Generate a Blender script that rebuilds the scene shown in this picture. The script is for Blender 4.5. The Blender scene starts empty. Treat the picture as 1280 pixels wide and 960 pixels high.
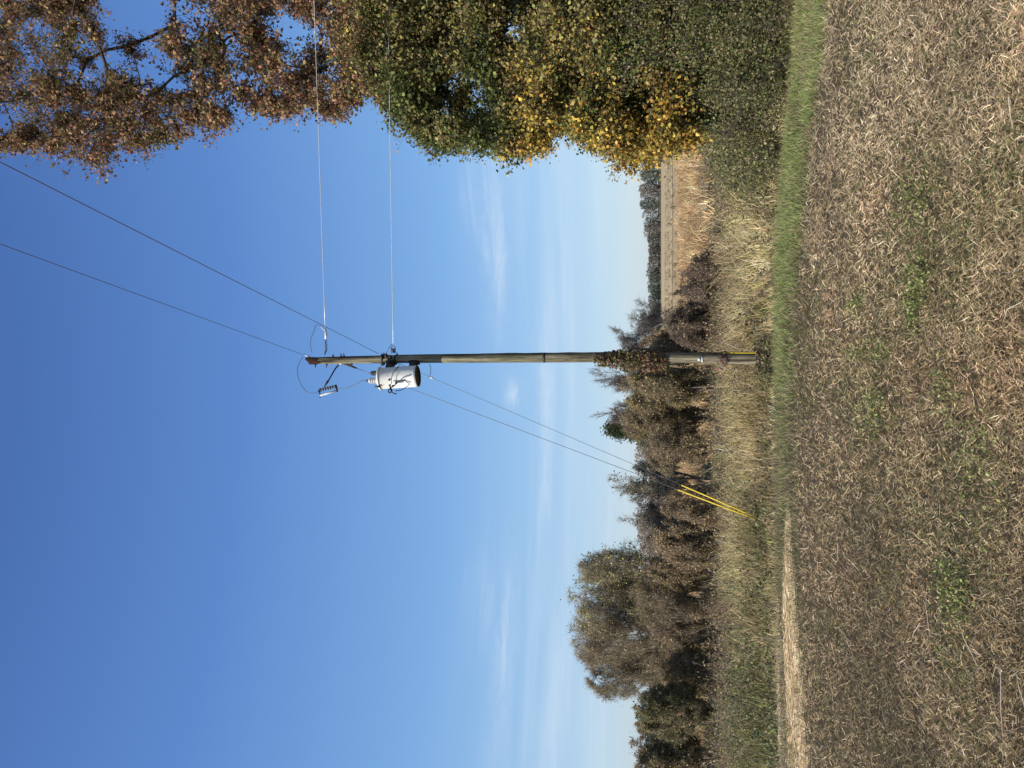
import bpy, math, random
import numpy as np
from mathutils import Vector, Matrix
R = math.radians
rnd = random.Random(7)
RNG = np.random.default_rng(7)
S = bpy.context.scene
COL = S.collection

# ------------------------------------------------------------------ camera
H, PITCH, F = 1.85, R(11.43), 900.0          # eye height, tilt up, focal length in 1280-px units
cp, sp = math.cos(PITCH), math.sin(PITCH)
cd = bpy.data.cameras.new("camera")
cd.sensor_fit = 'HORIZONTAL'; cd.sensor_width = 36; cd.lens = 36*F/1280
cd.clip_end = 5000; cd.clip_start = 0.05
cam = bpy.data.objects.new("camera", cd); COL.objects.link(cam)
# the photograph was taken with the phone turned on its side: image-left is up
cam.matrix_world = Matrix(((0,1,0,0),(sp,0,-cp,0),(-cp,0,-sp,H),(0,0,0,1)))
S.camera = cam

def ray(x, y):
    a = (480-y)/F; b = (640-x)/F
    return (a, cp-b*sp, sp+b*cp)
def W(x, y, Y):
    """world point seen at photo pixel x,y at distance Y along the ground"""
    r = ray(x, y); t = Y/r[1]
    return Vector((r[0]*t, Y, H+r[2]*t))

# ------------------------------------------------------------------ sun and sky
SUN_AZ, SUN_EL = R(50), R(36)                # sun stands behind-left of the viewer
to_sun = Vector((-math.sin(SUN_AZ)*math.cos(SUN_EL), -math.cos(SUN_AZ)*math.cos(SUN_EL), math.sin(SUN_EL)))
sl = bpy.data.lights.new("sun", 'SUN'); sl.energy = 4.9; sl.angle = R(0.55); sl.color = (1, .93, .83)
so = bpy.data.objects.new("sun", sl); COL.objects.link(so)
so.rotation_euler = (-to_sun).to_track_quat('-Z', 'Y').to_euler(); so.location = (-20, -20, 30)
w = bpy.data.worlds.new("World"); S.world = w; w.use_nodes = True
wt = w.node_tree; WN, WL = wt.nodes, wt.links
bg = WN['Background']; bg.inputs[1].default_value = 0.14
sky = WN.new('ShaderNodeTexSky'); sky.sky_type = 'NISHITA'; sky.sun_disc = False
sky.sun_elevation = SUN_EL
sky.sun_rotation = math.atan2(to_sun.x, to_sun.y)
sky.altitude = 0; sky.air_density = 1.0; sky.dust_density = 0.55; sky.ozone_density = 3.0
def wm(op, a, b=None, c=None):
    n = WN.new('ShaderNodeMath'); n.operation = op
    for i, v in enumerate((a, b, c)):
        if v is None: continue
        if isinstance(v, (int, float)): n.inputs[i].default_value = v
        else: WL.new(v, n.inputs[i])
    return n.outputs[0]
tc = WN.new('ShaderNodeTexCoord'); sx = WN.new('ShaderNodeSeparateXYZ'); WL.new(tc.outputs['Generated'], sx.inputs[0])
az = wm('MULTIPLY', wm('ARCTAN2', sx.outputs[0], sx.outputs[1]), 180/math.pi)
el = wm('MULTIPLY', wm('ARCSINE', sx.outputs[2]), 180/math.pi)
def wnoise(sa, se, det, off):
    cx = WN.new('ShaderNodeCombineXYZ')
    WL.new(wm('ADD', wm('MULTIPLY', az, sa), off), cx.inputs[0]); WL.new(wm('MULTIPLY', el, se), cx.inputs[1])
    n = WN.new('ShaderNodeTexNoise'); n.inputs['Scale'].default_value = 1; n.inputs['Detail'].default_value = det
    n.inputs['Roughness'].default_value = .62; n.inputs['Distortion'].default_value = .5
    WL.new(cx.outputs[0], n.inputs[0]); return n.outputs[0]
def gauss(v, mid, wid):
    q = wm('DIVIDE', wm('SUBTRACT', v, mid), wid)
    return wm('POWER', 2.718, wm('MULTIPLY', wm('MULTIPLY', q, q), -1))
n1 = wnoise(.10, .9, 6, 3.1); n2 = wnoise(.55, 1.3, 5, 9.7); n3 = wnoise(.035, .5, 5, 20.2)
def thr(v, lo, hi):
    m = WN.new('ShaderNodeMapRange'); m.interpolation_type = 'SMOOTHSTEP'
    WL.new(v, m.inputs[0]); m.inputs[1].default_value = lo; m.inputs[2].default_value = hi; return m.outputs[0]
elw = wm('ADD', el, wm('MULTIPLY', wm('SUBTRACT', n2, .5), 1.2))
streaks = None
for (e, ew, a, aw, st) in ((12.6,.75,13,6.5,.8),(14.0,1.1,15,3.5,.30),(11.3,.55,-.7,1.0,1.0),(11.3,.7,-20,7,.5),(13.0,1.5,-17,3,.20),(8.7,.5,-4,11,.34),(6.9,.6,5,16,.20),(7.2,.8,-24,10,.28),(10.2,.5,30,12,.3),(17.5,.6,-46,9,.25)):
    g = wm('MULTIPLY', wm('MULTIPLY', gauss(elw, e, ew), gauss(az, a, aw)), st)
    streaks = g if streaks is None else wm('MAXIMUM', streaks, g)
streaks = wm('MULTIPLY', streaks, wm('ADD', .22, wm('MULTIPLY', thr(n1, .35, .68), .9)))
veil = wm('MULTIPLY', wm('MULTIPLY', thr(n3, .42, .75), gauss(el, 5.5, 5.5)), .38)
mask = wm('MINIMUM', wm('ADD', streaks, veil), .85)
gr = WN.new('ShaderNodeValToRGB'); WL.new(wm('DIVIDE', wm('MAXIMUM', el, 0), 90), gr.inputs[0])
stops = [(0,(.52,.63,.75)),(5.1,(.43,.60,.79)),(10,(.31,.53,.81)),(16.5,(.20,.43,.80)),(32,(.100,.255,.66)),(46,(.056,.155,.47)),(90,(.030,.095,.33))]
while len(gr.color_ramp.elements) < len(stops): gr.color_ramp.elements.new(.5)
for e_, (p_, c_) in zip(gr.color_ramp.elements, stops): e_.position = p_/90; e_.color = (*c_, 1)
gs = WN.new('ShaderNodeVectorMath'); gs.operation = 'SCALE'; WL.new(gr.outputs[0], gs.inputs[0]); gs.inputs['Scale'].default_value = 6.6
m0 = WN.new('ShaderNodeMixRGB'); m0.inputs[0].default_value = .72; WL.new(sky.outputs[0], m0.inputs[1]); WL.new(gs.outputs[0], m0.inputs[2])
mx = WN.new('ShaderNodeMixRGB'); WL.new(mask, mx.inputs[0]); WL.new(m0.outputs[0], mx.inputs[1]); mx.inputs[2].default_value = (4.4, 5.2, 6.1, 1)
WL.new(mx.outputs[0], bg.inputs[0])
S.view_settings.view_transform = 'Standard'; S.view_settings.look = 'None'
S.view_settings.exposure = 0.15; S.view_settings.gamma = 1.0

# ------------------------------------------------------------------ object helpers
def tag(o, label=None, cat=None, group=None, kind=None):
    if label: o['label'] = label
    if cat: o['category'] = cat
    if group: o['group'] = group
    if kind: o['kind'] = kind
    return o
def empty(name, loc):
    o = bpy.data.objects.new(name, None); o.location = loc; o.empty_display_size = .2; COL.objects.link(o); return o
def link(name, me, parent=None, world=True):
    o = bpy.data.objects.new(name, me); COL.objects.link(o)
    if parent:
        o.parent = parent
        if world: o.location = -parent.location     # meshes are written in world space
    return o
class MB:
    """collects vertices, faces of 3 or 4 corners, and a colour per vertex"""
    def __init__(s): s.v = []; s.q = []; s.t = []; s.c = []; s.n = 0
    def add(s, v, q=None, t=None, c=None):
        v = np.asarray(v, np.float32).reshape(-1, 3)
        if q is not None and len(q): s.q.append(np.asarray(q, np.int64).reshape(-1, 4)+s.n)
        if t is not None and len(t): s.t.append(np.asarray(t, np.int64).reshape(-1, 3)+s.n)
        if c is None: c = np.ones((len(v), 3), np.float32)
        c = np.asarray(c, np.float32)
        if c.ndim == 1: c = np.tile(c, (len(v), 1))
        s.v.append(v); s.c.append(c); s.n += len(v)
    def build(s, name, mat, parent=None, smooth=False):
        v = np.concatenate(s.v); c = np.concatenate(s.c)
        q = np.concatenate(s.q) if s.q else np.zeros((0, 4), np.int64)
        t = np.concatenate(s.t) if s.t else np.zeros((0, 3), np.int64)
        me = bpy.data.meshes.new(name)
        me.vertices.add(len(v)); me.vertices.foreach_set('co', v.ravel())
        idx = np.concatenate([q.ravel(), t.ravel()]).astype(np.int32)
        me.loops.add(len(idx)); me.loops.foreach_set('vertex_index', idx)
        np_ = len(q)+len(t); me.polygons.add(np_)
        st = np.concatenate([np.arange(len(q))*4, len(q)*4+np.arange(len(t))*3]).astype(np.int32)
        me.polygons.foreach_set('loop_start', st)
        if smooth: me.polygons.foreach_set('use_smooth', np.ones(np_, bool))
        me.update(calc_edges=True)
        at = me.color_attributes.new('tint', 'FLOAT_COLOR', 'POINT')
        at.data.foreach_set('color', np.concatenate([c, np.ones((len(c), 1), np.float32)], 1).ravel())
        me.materials.append(mat)
        return link(name, me, parent)
def unit(a): return a/np.maximum(np.linalg.norm(a, axis=-1, keepdims=True), 1e-9)
def segs_to(mb, p0, p1, r0, r1, sides=3, col=(1,1,1)):
    p0 = np.asarray(p0, float); p1 = np.asarray(p1, float); n = len(p0)
    if n == 0: return
    d = unit(p1-p0); up = np.where(np.abs(d[:, 2:3]) > .9, np.array([[1., 0, 0]]), np.array([[0., 0, 1]]))
    s = unit(np.cross(d, up)); u = np.cross(s, d)
    a = np.arange(sides)*2*math.pi/sides
    ring = s[:, None]*np.cos(a)[None, :, None]+u[:, None]*np.sin(a)[None, :, None]
    A = p0[:, None]+ring*np.asarray(r0)[:, None, None]; B = p1[:, None]+ring*np.asarray(r1)[:, None, None]
    v = np.concatenate([A, B], 1).reshape(-1, 3)
    k = np.arange(sides); k2 = (k+1) % sides
    f = np.stack([k, k2, k2+sides, k+sides], 1)
    q = (f[None]+(np.arange(n)*2*sides)[:, None, None]).reshape(-1, 4)
    c = np.asarray(col, float)
    if c.ndim == 2: c = np.repeat(c, 2*sides, 0)
    mb.add(v, q, None, c)
def tube(mb, pts, rad, sides=10, cap=True, col=(1,1,1)):
    """one connected tube along pts"""
    P = [Vector(p) for p in pts]; n = len(P)
    rs = rad if hasattr(rad, '__len__') else [rad]*n
    v = []; prev = None
    for i, p in enumerate(P):
        t = (P[min(i+1, n-1)]-P[max(i-1, 0)]).normalized()
        if prev is None: prev = t.orthogonal().normalized()
        prev = (prev-t*prev.dot(t)).normalized(); b = t.cross(prev)
        for k in range(sides):
            a = 2*math.pi*k/sides; v.append(p+(prev*math.cos(a)+b*math.sin(a))*rs[i])
    q = [[i*sides+k, i*sides+(k+1) % sides, (i+1)*sides+(k+1) % sides, (i+1)*sides+k] for i in range(n-1) for k in range(sides)]
    t = []
    if cap:
        v += [P[0], P[-1]]; m = n*sides
        t += [[m, (k+1) % sides, k] for k in range(sides)]
        t += [[m+1, (n-1)*sides+k, (n-1)*sides+(k+1) % sides] for k in range(sides)]
    mb.add([tuple(x) for x in v], q, t, col)
def lathe(mb, base, axis, prof, sides=20, col=(1,1,1)):
    """profile of (distance along axis, radius)"""
    ax = Vector(axis).normalized(); e = ax.orthogonal().normalized(); b = ax.cross(e); base = Vector(base)
    v = []
    for (h, r) in prof:
        for k in range(sides):
            a = 2*math.pi*k/sides; v.append(tuple(base+ax*h+(e*math.cos(a)+b*math.sin(a))*max(r, 1e-4)))
    n = len(prof)
    q = [[i*sides+k, i*sides+(k+1) % sides, (i+1)*sides+(k+1) % sides, (i+1)*sides+k] for i in range(n-1) for k in range(sides)]
    mb.add(v, q, None, col)
def box(mb, c, ax, size, col=(1,1,1)):
    X = Vector(ax[0]).normalized(); Z = Vector(ax[1]); Z = (Z-X*Z.dot(X)).normalized(); Y = Z.cross(X); c = Vector(c)
    v = [tuple(c+X*(i*size[0]/2)+Y*(j*size[1]/2)+Z*(k*size[2]/2)) for i in (-1, 1) for j in (-1, 1) for k in (-1, 1)]
    mb.add(v, [[0,1,3,2],[4,6,7,5],[0,4,5,1],[2,3,7,6],[0,2,6,4],[1,5,7,3]], None, col)

# ------------------------------------------------------------------ numpy noise
_G = np.random.default_rng(3).random((256, 256))
def vn(x, y, s=1.0, o=0.0):
    x = np.asarray(x, float)/s+o+1000; y = np.asarray(y, float)/s+o*1.7+1000
    xi = np.floor(x).astype(int); yi = np.floor(y).astype(int); fx = x-xi; fy = y-yi
    fx = fx*fx*(3-2*fx); fy = fy*fy*(3-2*fy)
    g = lambda a, b: _G[a % 256, b % 256]
    return (g(xi, yi)*(1-fx)+g(xi+1, yi)*fx)*(1-fy)+(g(xi, yi+1)*(1-fx)+g(xi+1, yi+1)*fx)*fy
def fbm(x, y, s=1.0, o=0.0): return .5*vn(x, y, s, o)+.3*vn(x, y, s/2.1, o+7)+.2*vn(x, y, s/4.3, o+13)
def sm(v, a, b):
    t = np.clip((v-a)/(b-a), 0, 1); return t*t*(3-2*t)
def gz(x, y):
    x = np.asarray(x, float); y = np.asarray(y, float)
    z = .06*(fbm(x, y, 3.5)-.5)*2*(1-sm(y, 30, 60))
    z = z-.10*sm(y, 10, 14)-.45*sm(y, 16, 19)*(1-sm(y, 22, 26))-.12*sm(y, 22, 40)*(1-sm(y, 60, 120))
    z = z-.05*np.exp(-((y-track_mid(x))/.22)**2)*sm(-x, 1.2, 2.2)
    return z
# the mown field ends at edge_in; green verge runs from there to edge_out
_ex = np.array([-40,-9,-6.5,-4.5,-2.3,0.9,1.6,2.8,4.1,6.5,9,40.])
_ei = np.array([6.5,8.3,8.8,9.2,9.9,10.6,10.3,9.5,8.2,6.4,5.0,-9])
_ox = np.array([-40,-9,-5.6,-2.8,0,1.05,2.3,3.5,4.8,5.6,8,10,40.])
_eo = np.array([9.0,10.6,11.3,12.1,12.6,12.5,12.0,11.2,9.8,9.0,7.2,5.8,-7])
def edge_in(x): return np.interp(x, _ex, _ei)
def edge_out(x): return np.interp(x, _ox, _eo)
def track_mid(x): return edge_in(x)+1.0
def gzf(x, y): return float(gz(x, y))

# ------------------------------------------------------------------ materials
def mat(name, rough=.8, spec=.3, metal=0):
    m = bpy.data.materials.new(name); m.use_nodes = True
    b = m.node_tree.nodes['Principled BSDF']; b.inputs['Roughness'].default_value = rough
    b.inputs['Metallic'].default_value = metal
    b.inputs['Specular IOR Level'].default_value = spec
    return m, m.node_tree.nodes, m.node_tree.links, b
def noise(N, L, scale, det=6, vec=None, rough=.6):
    n = N.new('ShaderNodeTexNoise'); n.inputs['Scale'].default_value = scale; n.inputs['Detail'].default_value = det
    n.inputs['Roughness'].default_value = rough
    if vec: L.new(vec, n.inputs['Vector'])
    return n.outputs[0]
def ramp(N, L, v, stops):
    r = N.new('ShaderNodeValToRGB'); e = r.color_ramp.elements
    while len(e) < len(stops): e.new(.5)
    for i, (p, c) in enumerate(stops): e[i].position = p; e[i].color = (*c, 1)
    L.new(v, r.inputs[0]); return r.outputs[0]
def bump(N, L, b, v, strength, dist):
    n = N.new('ShaderNodeBump'); n.inputs['Strength'].default_value = strength; n.inputs['Distance'].default_value = dist
    L.new(v, n.inputs['Height']); L.new(n.outputs[0], b.inputs['Normal'])
def scaled(N, L, sc, src='Object'):
    t = N.new('ShaderNodeTexCoord'); m = N.new('ShaderNodeMapping'); m.inputs['Scale'].default_value = sc
    L.new(t.outputs[src], m.inputs[0]); return m.outputs[0]
def foliage_mat(name, transl=.35, rough=.55, spec=.25, var=.35):
    m, N, L, b = mat(name, rough, spec)
    a = N.new('ShaderNodeVertexColor'); a.layer_name = 'tint'
    nz = noise(N, L, 9, 3, scaled(N, L, (1, 1, 1)))
    mr = N.new('ShaderNodeMapRange'); L.new(nz, mr.inputs[0]); mr.inputs[1].default_value = .3; mr.inputs[2].default_value = .7
    mr.inputs[3].default_value = 1-var; mr.inputs[4].default_value = 1+var
    mu = N.new('ShaderNodeVectorMath'); mu.operation = 'SCALE'; L.new(a.outputs[0], mu.inputs[0]); L.new(mr.outputs[0], mu.inputs['Scale'])
    L.new(mu.outputs[0], b.inputs['Base Color'])
    if transl:
        t = N.new('ShaderNodeBsdfTranslucent'); L.new(mu.outputs[0], t.inputs[0])
        x = N.new('ShaderNodeMixShader'); x.inputs[0].default_value = transl
        L.new(b.outputs[0], x.inputs[1]); L.new(t.outputs[0], x.inputs[2]); L.new(x.outputs[0], N['Material Output'].inputs[0])
    return m
def ground_mat(name, stops, sc=14, patch=None, vs=(1, 1, 1)):
    m, N, L, b = mat(name, .95, .1)
    v = scaled(N, L, vs)
    f = noise(N, L, sc, 10, v, .75)
    c = ramp(N, L, f, stops)
    if patch:
        g = noise(N, L, patch[0], 5, v); gm = N.new('ShaderNodeMapRange'); L.new(g, gm.inputs[0]); gm.inputs[1].default_value = .45; gm.inputs[2].default_value = .6
        x = N.new('ShaderNodeMixRGB'); L.new(gm.outputs[0], x.inputs[0]); L.new(c, x.inputs[1]); x.inputs[2].default_value = (*patch[1], 1); c = x.outputs[0]
    L.new(c, b.inputs['Base Color']); bump(N, L, b, f, 1, .03)
    return m
M_leaf = foliage_mat('leaf', .30)
M_straw = foliage_mat('straw', .12, .7, .2, .25)
M_green = foliage_mat('grass_blade', .3, .55, .3, .25)
M_bark, N, L, b = mat('bark', .9, .15)
a = N.new('ShaderNodeVertexColor'); a.layer_name = 'tint'
nz = noise(N, L, 6, 8, scaled(N, L, (4, 4, .8)), .7)
mu = N.new('ShaderNodeMixRGB'); mu.blend_type = 'MULTIPLY'; mu.inputs[0].default_value = 1
L.new(a.outputs[0], mu.inputs[1]); L.new(ramp(N, L, nz, [(.3, (.5,.48,.45)), (.7, (1.2,1.2,1.2))]), mu.inputs[2]); L.new(mu.outputs[0], b.inputs['Base Color'])
bump(N, L, b, nz, .8, .02)

M_field = ground_mat('field_thatch', [(.32, (.04,.028,.017)), (.5, (.12,.09,.053)), (.7, (.25,.19,.115))], 70)
M_ground = ground_mat('rough_ground', [(.3, (.05,.042,.025)), (.55, (.13,.11,.06)), (.75, (.22,.18,.10))], 3, (.25, (.11,.10,.045)))
M_verge = ground_mat('verge_soil', [(.3, (.07,.065,.03)), (.55, (.14,.125,.06)), (.8, (.24,.20,.11))], 20)
M_track = ground_mat('track_soil', [(.3, (.40,.28,.15)), (.5, (.64,.48,.28)), (.75, (.78,.63,.40))], 30, (2.2, (.44,.33,.18)))
M_tan = ground_mat('dry_stubble', [(.35, (.36,.26,.14)), (.5, (.52,.38,.21)), (.65, (.62,.48,.29))], .6, (.12, (.30,.25,.14)), (.12, 1, 1))
M_grey = ground_mat('dark_stubble', [(.35, (.20,.15,.08)), (.5, (.38,.28,.15)), (.65, (.54,.41,.23))], .9, None, (.25, 1, 1))
M_rust = ground_mat('broom_sedge_ground', [(.3, (.26,.16,.08)), (.6, (.42,.27,.14)), (.8, (.52,.36,.20))], 1.5, (.3, (.25,.16,.09)))

# ------------------------------------------------------------------ ground sheets
def sheet(name, xs, y0, y1, ny, off, m, geo=1.0):
    xs = np.asarray(xs, float); nx = len(xs)
    a = np.array([y0(x) for x in xs]); b_ = np.array([y1(x) for x in xs])
    t = np.linspace(0, 1, ny)**geo
    Yg = a[:, None]+(b_-a)[:, None]*t[None]; Xg = np.repeat(xs[:, None], ny, 1)
    Z = gz(Xg, Yg)+off
    v = np.stack([Xg, Yg, Z], -1).reshape(-1, 3)
    i, j = np.meshgrid(np.arange(nx-1), np.arange(ny-1), indexing='ij'); k = (i*ny+j).ravel()
    mb = MB(); mb.add(v, np.stack([k, k+ny, k+ny+1, k+1], 1))
    o = mb.build(name, m, smooth=True); return tag(o, kind='structure')
far = np.concatenate([-np.geomspace(3000, 31, 16), np.linspace(-30, 30, 121), np.geomspace(31, 3000, 16)])
sheet('ground', far, lambda x: -60, lambda x: 60, 241, 0, M_ground)
sheet('distant_ground', far, lambda x: 60, lambda x: 3500, 40, -.03, M_ground, 3)
nx = np.linspace(-16, 12, 141)
sheet('mown_field', nx, lambda x: -12, lambda x: float(edge_in(x)), 130, .006, M_field)
sheet('grass_verge', np.linspace(-16, 12, 141), lambda x: float(edge_in(x)), lambda x: float(edge_out(x)), 14, .006, M_verge)
sheet('dirt_track', np.linspace(-14, -2.4, 110), lambda x: float(track_mid(x))-(.60+.35*float(vn(x, 0, .5, 2)))*min(1, (-2.3-x)/1.0), lambda x: float(track_mid(x))+(.55+.5*float(vn(x, 9, .6, 5)))*min(1, (-2.3-x)/1.0), 9, .014, M_track)
wide = np.linspace(-260, 260, 40)
sheet('rust_field', np.linspace(-80, 80, 60), lambda x: 36+2*math.sin(x*.11), lambda x: 60, 12, .03, M_rust)
sheet('brown_field', wide, lambda x: 60.2, lambda x: 96+x*.02, 10, .05, M_grey)
sheet('tan_field', wide, lambda x: 97+x*.02, lambda x: 392, 12, .08, M_tan)

# water lying in the ditch, seen right of the bushes
M_water, N, L, b = mat('water', .06, .6); b.inputs['Base Color'].default_value = (.02,.03,.04,1)
bump(N, L, b, noise(N, L, 6, 3, scaled(N, L, (1, 3, 1))), .15, .01)
mb = MB(); p = W(884, 196, 30); pts = []
for k in range(28):
    t = 2*math.pi*k/28; pts.append((p.x+2.2*math.cos(t)*(1+.12*math.sin(3*t)), p.y+3.2*math.sin(t)*(1+.1*math.cos(4*t)), 0))
zz = max(gzf(a_[0], a_[1]) for a_ in pts)+.05
mb.add([(p.x, p.y, zz)]+[(a_[0], a_[1], zz) for a_ in pts], None, [[0, k+1, (k+1) % 28+1] for k in range(28)])
tag(mb.build('ditch_water', M_water), kind='structure')

# ------------------------------------------------------------------ blades and straws
def blades(mb, P, length, width, az_, tilt, droop, col, curl=.0, tipcol=1.15):
    """tapered bent blades: tilt 0 = upright, pi/2 = lying; droop adds bend at the middle"""
    n = len(P)
    h = np.stack([np.cos(az_), np.sin(az_), np.zeros(n)], 1)
    d0 = h*np.sin(tilt)[:, None]+np.array([[0, 0, 1.]])*np.cos(tilt)[:, None]
    t1 = tilt+droop; az1 = az_+curl*RNG.normal(size=n)
    h1 = np.stack([np.cos(az1), np.sin(az1), np.zeros(n)], 1)
    d1 = h1*np.sin(t1)[:, None]+np.array([[0, 0, 1.]])*np.cos(t1)[:, None]
    r = RNG.random(n)*math.pi*2
    s = unit(np.cross(d0, np.stack([np.cos(r), np.sin(r), np.cos(r*3)*.4], 1)))*(width/2)[:, None]
    m = P+d0*(length*.55)[:, None]; e = m+d1*(length*.45)[:, None]
    v = np.stack([P-s, P+s, m+s*.8, m-s*.8, e], 1).reshape(-1, 3)
    k = np.arange(n)*5
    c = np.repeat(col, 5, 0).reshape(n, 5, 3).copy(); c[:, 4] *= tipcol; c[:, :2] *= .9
    mb.add(v, np.stack([k, k+1, k+2, k+3], 1), np.stack([k+3, k+2, k+4], 1), c.reshape(-1, 3))
def pick(pal, n, w_=None, jit=.18):
    pal = np.asarray(pal, float); w_ = None if w_ is None else np.asarray(w_, float)/np.sum(w_)
    c = pal[RNG.choice(len(pal), n, p=w_)]
    return np.clip(c*(1+jit*RNG.normal(size=(n, 1)))*(1+.05*RNG.normal(size=(n, 3))), .004, 1)
def fan(n, y0, y1, sx=.62, pad=1.2, power=1.0):
    """points spread over the ground, thinner with distance so that the mat stays even"""
    u = RNG.random(n)
    if power == 0: y = y0+(y1-y0)*u
    else: y = 1/(1/y0+(1/y1-1/y0)*u)
    x = (RNG.random(n)*2-1)*(sx*y+pad); return x, y

STRAW = [(.42,.335,.205),(.31,.245,.145),(.22,.17,.095),(.56,.46,.30),(.32,.27,.19),(.13,.10,.06),(.72,.62,.45)]
# mown dry grass on the near field
N_S = 600000
x, y = fan(N_S, 2.6, 12.2)
keep = y < edge_in(x)+.13*RNG.normal(size=len(x))+.7*(fbm(x, x*0, 1.1, 19)-.5)+.25*(vn(x, y, .25, 4)-.5); x, y = x[keep], y[keep]
n = len(x)
patch = fbm(x, y, 1.5, 5); fine = fbm(x, y, .42, 9); big = fbm(x, y, 3.2, 40)
# bare thin spots where the dark thatch shows
thin = ((fbm(x, y, .30, 55) < .34) & (RNG.random(n) < .5)) | ((vn(x, y, .07, 66) < .22) & (RNG.random(n) < .8))
x, y, patch, fine, big = (q[~thin] for q in (x, y, patch, fine, big)); n = len(x)
z = gz(x, y)+.006
L_ = RNG.gamma(2.3, .0120, n)+.016+.015*(fine > .5); L_ = np.minimum(L_, .2)*np.clip(.36+.088*y, .6, 1.2)
col = pick(STRAW, n, [5, 6, 5, 3, 3, 6, 1.8])
left = sm(-x, -1, 4)                               # browner and duller towards the left
tone = (.88+.42*sm(patch, .3, .7))*(.9+.25*big)
col *= tone[:, None]
pink = sm(fbm(x, y, .8, 71), .52, .7)[:, None]*(1-left[:, None]*.5); col = col*(1+pink*np.array([[.10, .02, .02]]))
grey = sm(x, .2, 3)[:, None]; lum = col.mean(1, keepdims=True); col = col*(1-.25*grey)+lum*np.array([[1.12, 1.02, .86]])*.25*grey*1.1
col *= (1-.10*left)[:, None]
gmask = (RNG.random(n) < .10+.30*sm(fbm(x, y, 1.1, 88), .52, .72))
col *= np.array([[1.02, .95, .86]])*(1+.24*sm(x, -1.5, 2.5))[:, None]
col[gmask] = pick([(.10,.125,.04),(.16,.17,.06),(.22,.21,.09)], int(gmask.sum()))
mb = MB()
wid = (.0011+.00040*y)*(0.7+.6*RNG.random(n))
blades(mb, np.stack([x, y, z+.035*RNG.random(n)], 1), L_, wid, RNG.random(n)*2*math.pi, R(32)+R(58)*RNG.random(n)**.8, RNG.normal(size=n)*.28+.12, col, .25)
tag(mb.build('dry_grass', M_straw), kind='stuff')
# long pale stalks strewn over it
n = 1100; x, y = fan(n, 2.8, 10.5); k = (y < edge_in(x)-.1) & (RNG.random(n) < .04+.5*sm(-x, -.2, 2.5)); x, y = x[k], y[k]; n = len(x)
mb = MB(); blades(mb, np.stack([x, y, gz(x, y)+.03+.05*RNG.random(n)], 1), .12+.26*RNG.random(n)**1.6, .0016+.0012*RNG.random(n)+.0003*y, RNG.random(n)*2*math.pi, R(70)+R(24)*RNG.random(n), RNG.normal(size=n)*.14+.05, pick([(.62,.52,.38),(.5,.4,.27),(.70,.62,.5)], n), .35, 1)
tag(mb.build('strewn_stalks', M_straw), kind='stuff')

# green verge
n = 130000; x = RNG.random(n)*20-11; u = RNG.random(n); y = edge_in(x)+(edge_out(x)-edge_in(x))*u+(.12+.16*(fbm(x, u*0, .7, 31)))*RNG.normal(size=n)+.5*(fbm(x, x*0, 1.3, 61)-.5)
nn = fbm(x, y, .9, 4)
lft = sm(-x, -1.2, 2.0)
k = RNG.random(n) < np.where(x < -1.5, .20+.4*sm(u, .35, .8), (.10+.22*(nn > .5)+.65*np.exp(-((u-.55)/.16)**2))*(1-sm(x, .9, 2.4))+sm(x, .9, 2.4)*(.75+.25*(nn > .42))); 
ontrack = (x < -2.4) & (np.abs(y-track_mid(x)) < .78*np.minimum(1, np.maximum(0, (-2.3-x)/1.0))*(.75+.5*fbm(x, y, .35, 21))+.10*RNG.normal(size=n)) & (RNG.random(n) < .92) & (fbm(x, y, .5, 52) < .60); k &= ~ontrack
x, y, nn, u, lft = x[k], y[k], nn[k], u[k], lft[k]; n = len(x)
c = pick([(.20,.27,.075),(.26,.32,.095),(.15,.20,.06),(.34,.34,.13),(.46,.39,.21)], n, [5, 5, 3, 3, 2.4])
dead = RNG.random(n) < .16+.35*(fbm(x, y, .5, 44) > .58)+.5*lft*sm(-x, -1.5, 0)+.30*sm(-x, -2.4, -.6)*(np.abs(u-.55) > .2)+.35*sm(np.abs(u-.5), .38, .55)
c[dead] = pick([(.34,.27,.16),(.25,.20,.11),(.18,.16,.08)], int(dead.sum()))
c *= (.75+.5*nn)[:, None]
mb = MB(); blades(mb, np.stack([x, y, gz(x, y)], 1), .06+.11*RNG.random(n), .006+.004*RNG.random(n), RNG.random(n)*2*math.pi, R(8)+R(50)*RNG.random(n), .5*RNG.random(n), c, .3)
tag(mb.build('green_grass', M_green), kind='stuff')
# flattened pale straw in the track ruts
n = 34000; x = -1.9-12*RNG.random(n)**1.2; y = track_mid(x)+.36*RNG.normal(size=n)*np.minimum(1, (-1.6-x)/2)
k = RNG.random(n) < .35+.65*(np.abs(y-track_mid(x)) > .1); x, y = x[k], y[k]; n = len(x)
mb = MB(); blades(mb, np.stack([x, y, gz(x, y)+.018+.012*RNG.random(n)], 1), .06+.16*RNG.random(n), .005+.004*RNG.random(n), R(168)+RNG.normal(size=n)*.35+math.pi*(RNG.random(n) < .5), R(80)+R(12)*RNG.random(n), RNG.normal(size=n)*.1, pick([(.74,.57,.35),(.62,.47,.27),(.82,.67,.44),(.40,.30,.16)], n), .2, 1)
tag(mb.build('track_straw', M_straw), kind='stuff')

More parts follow.
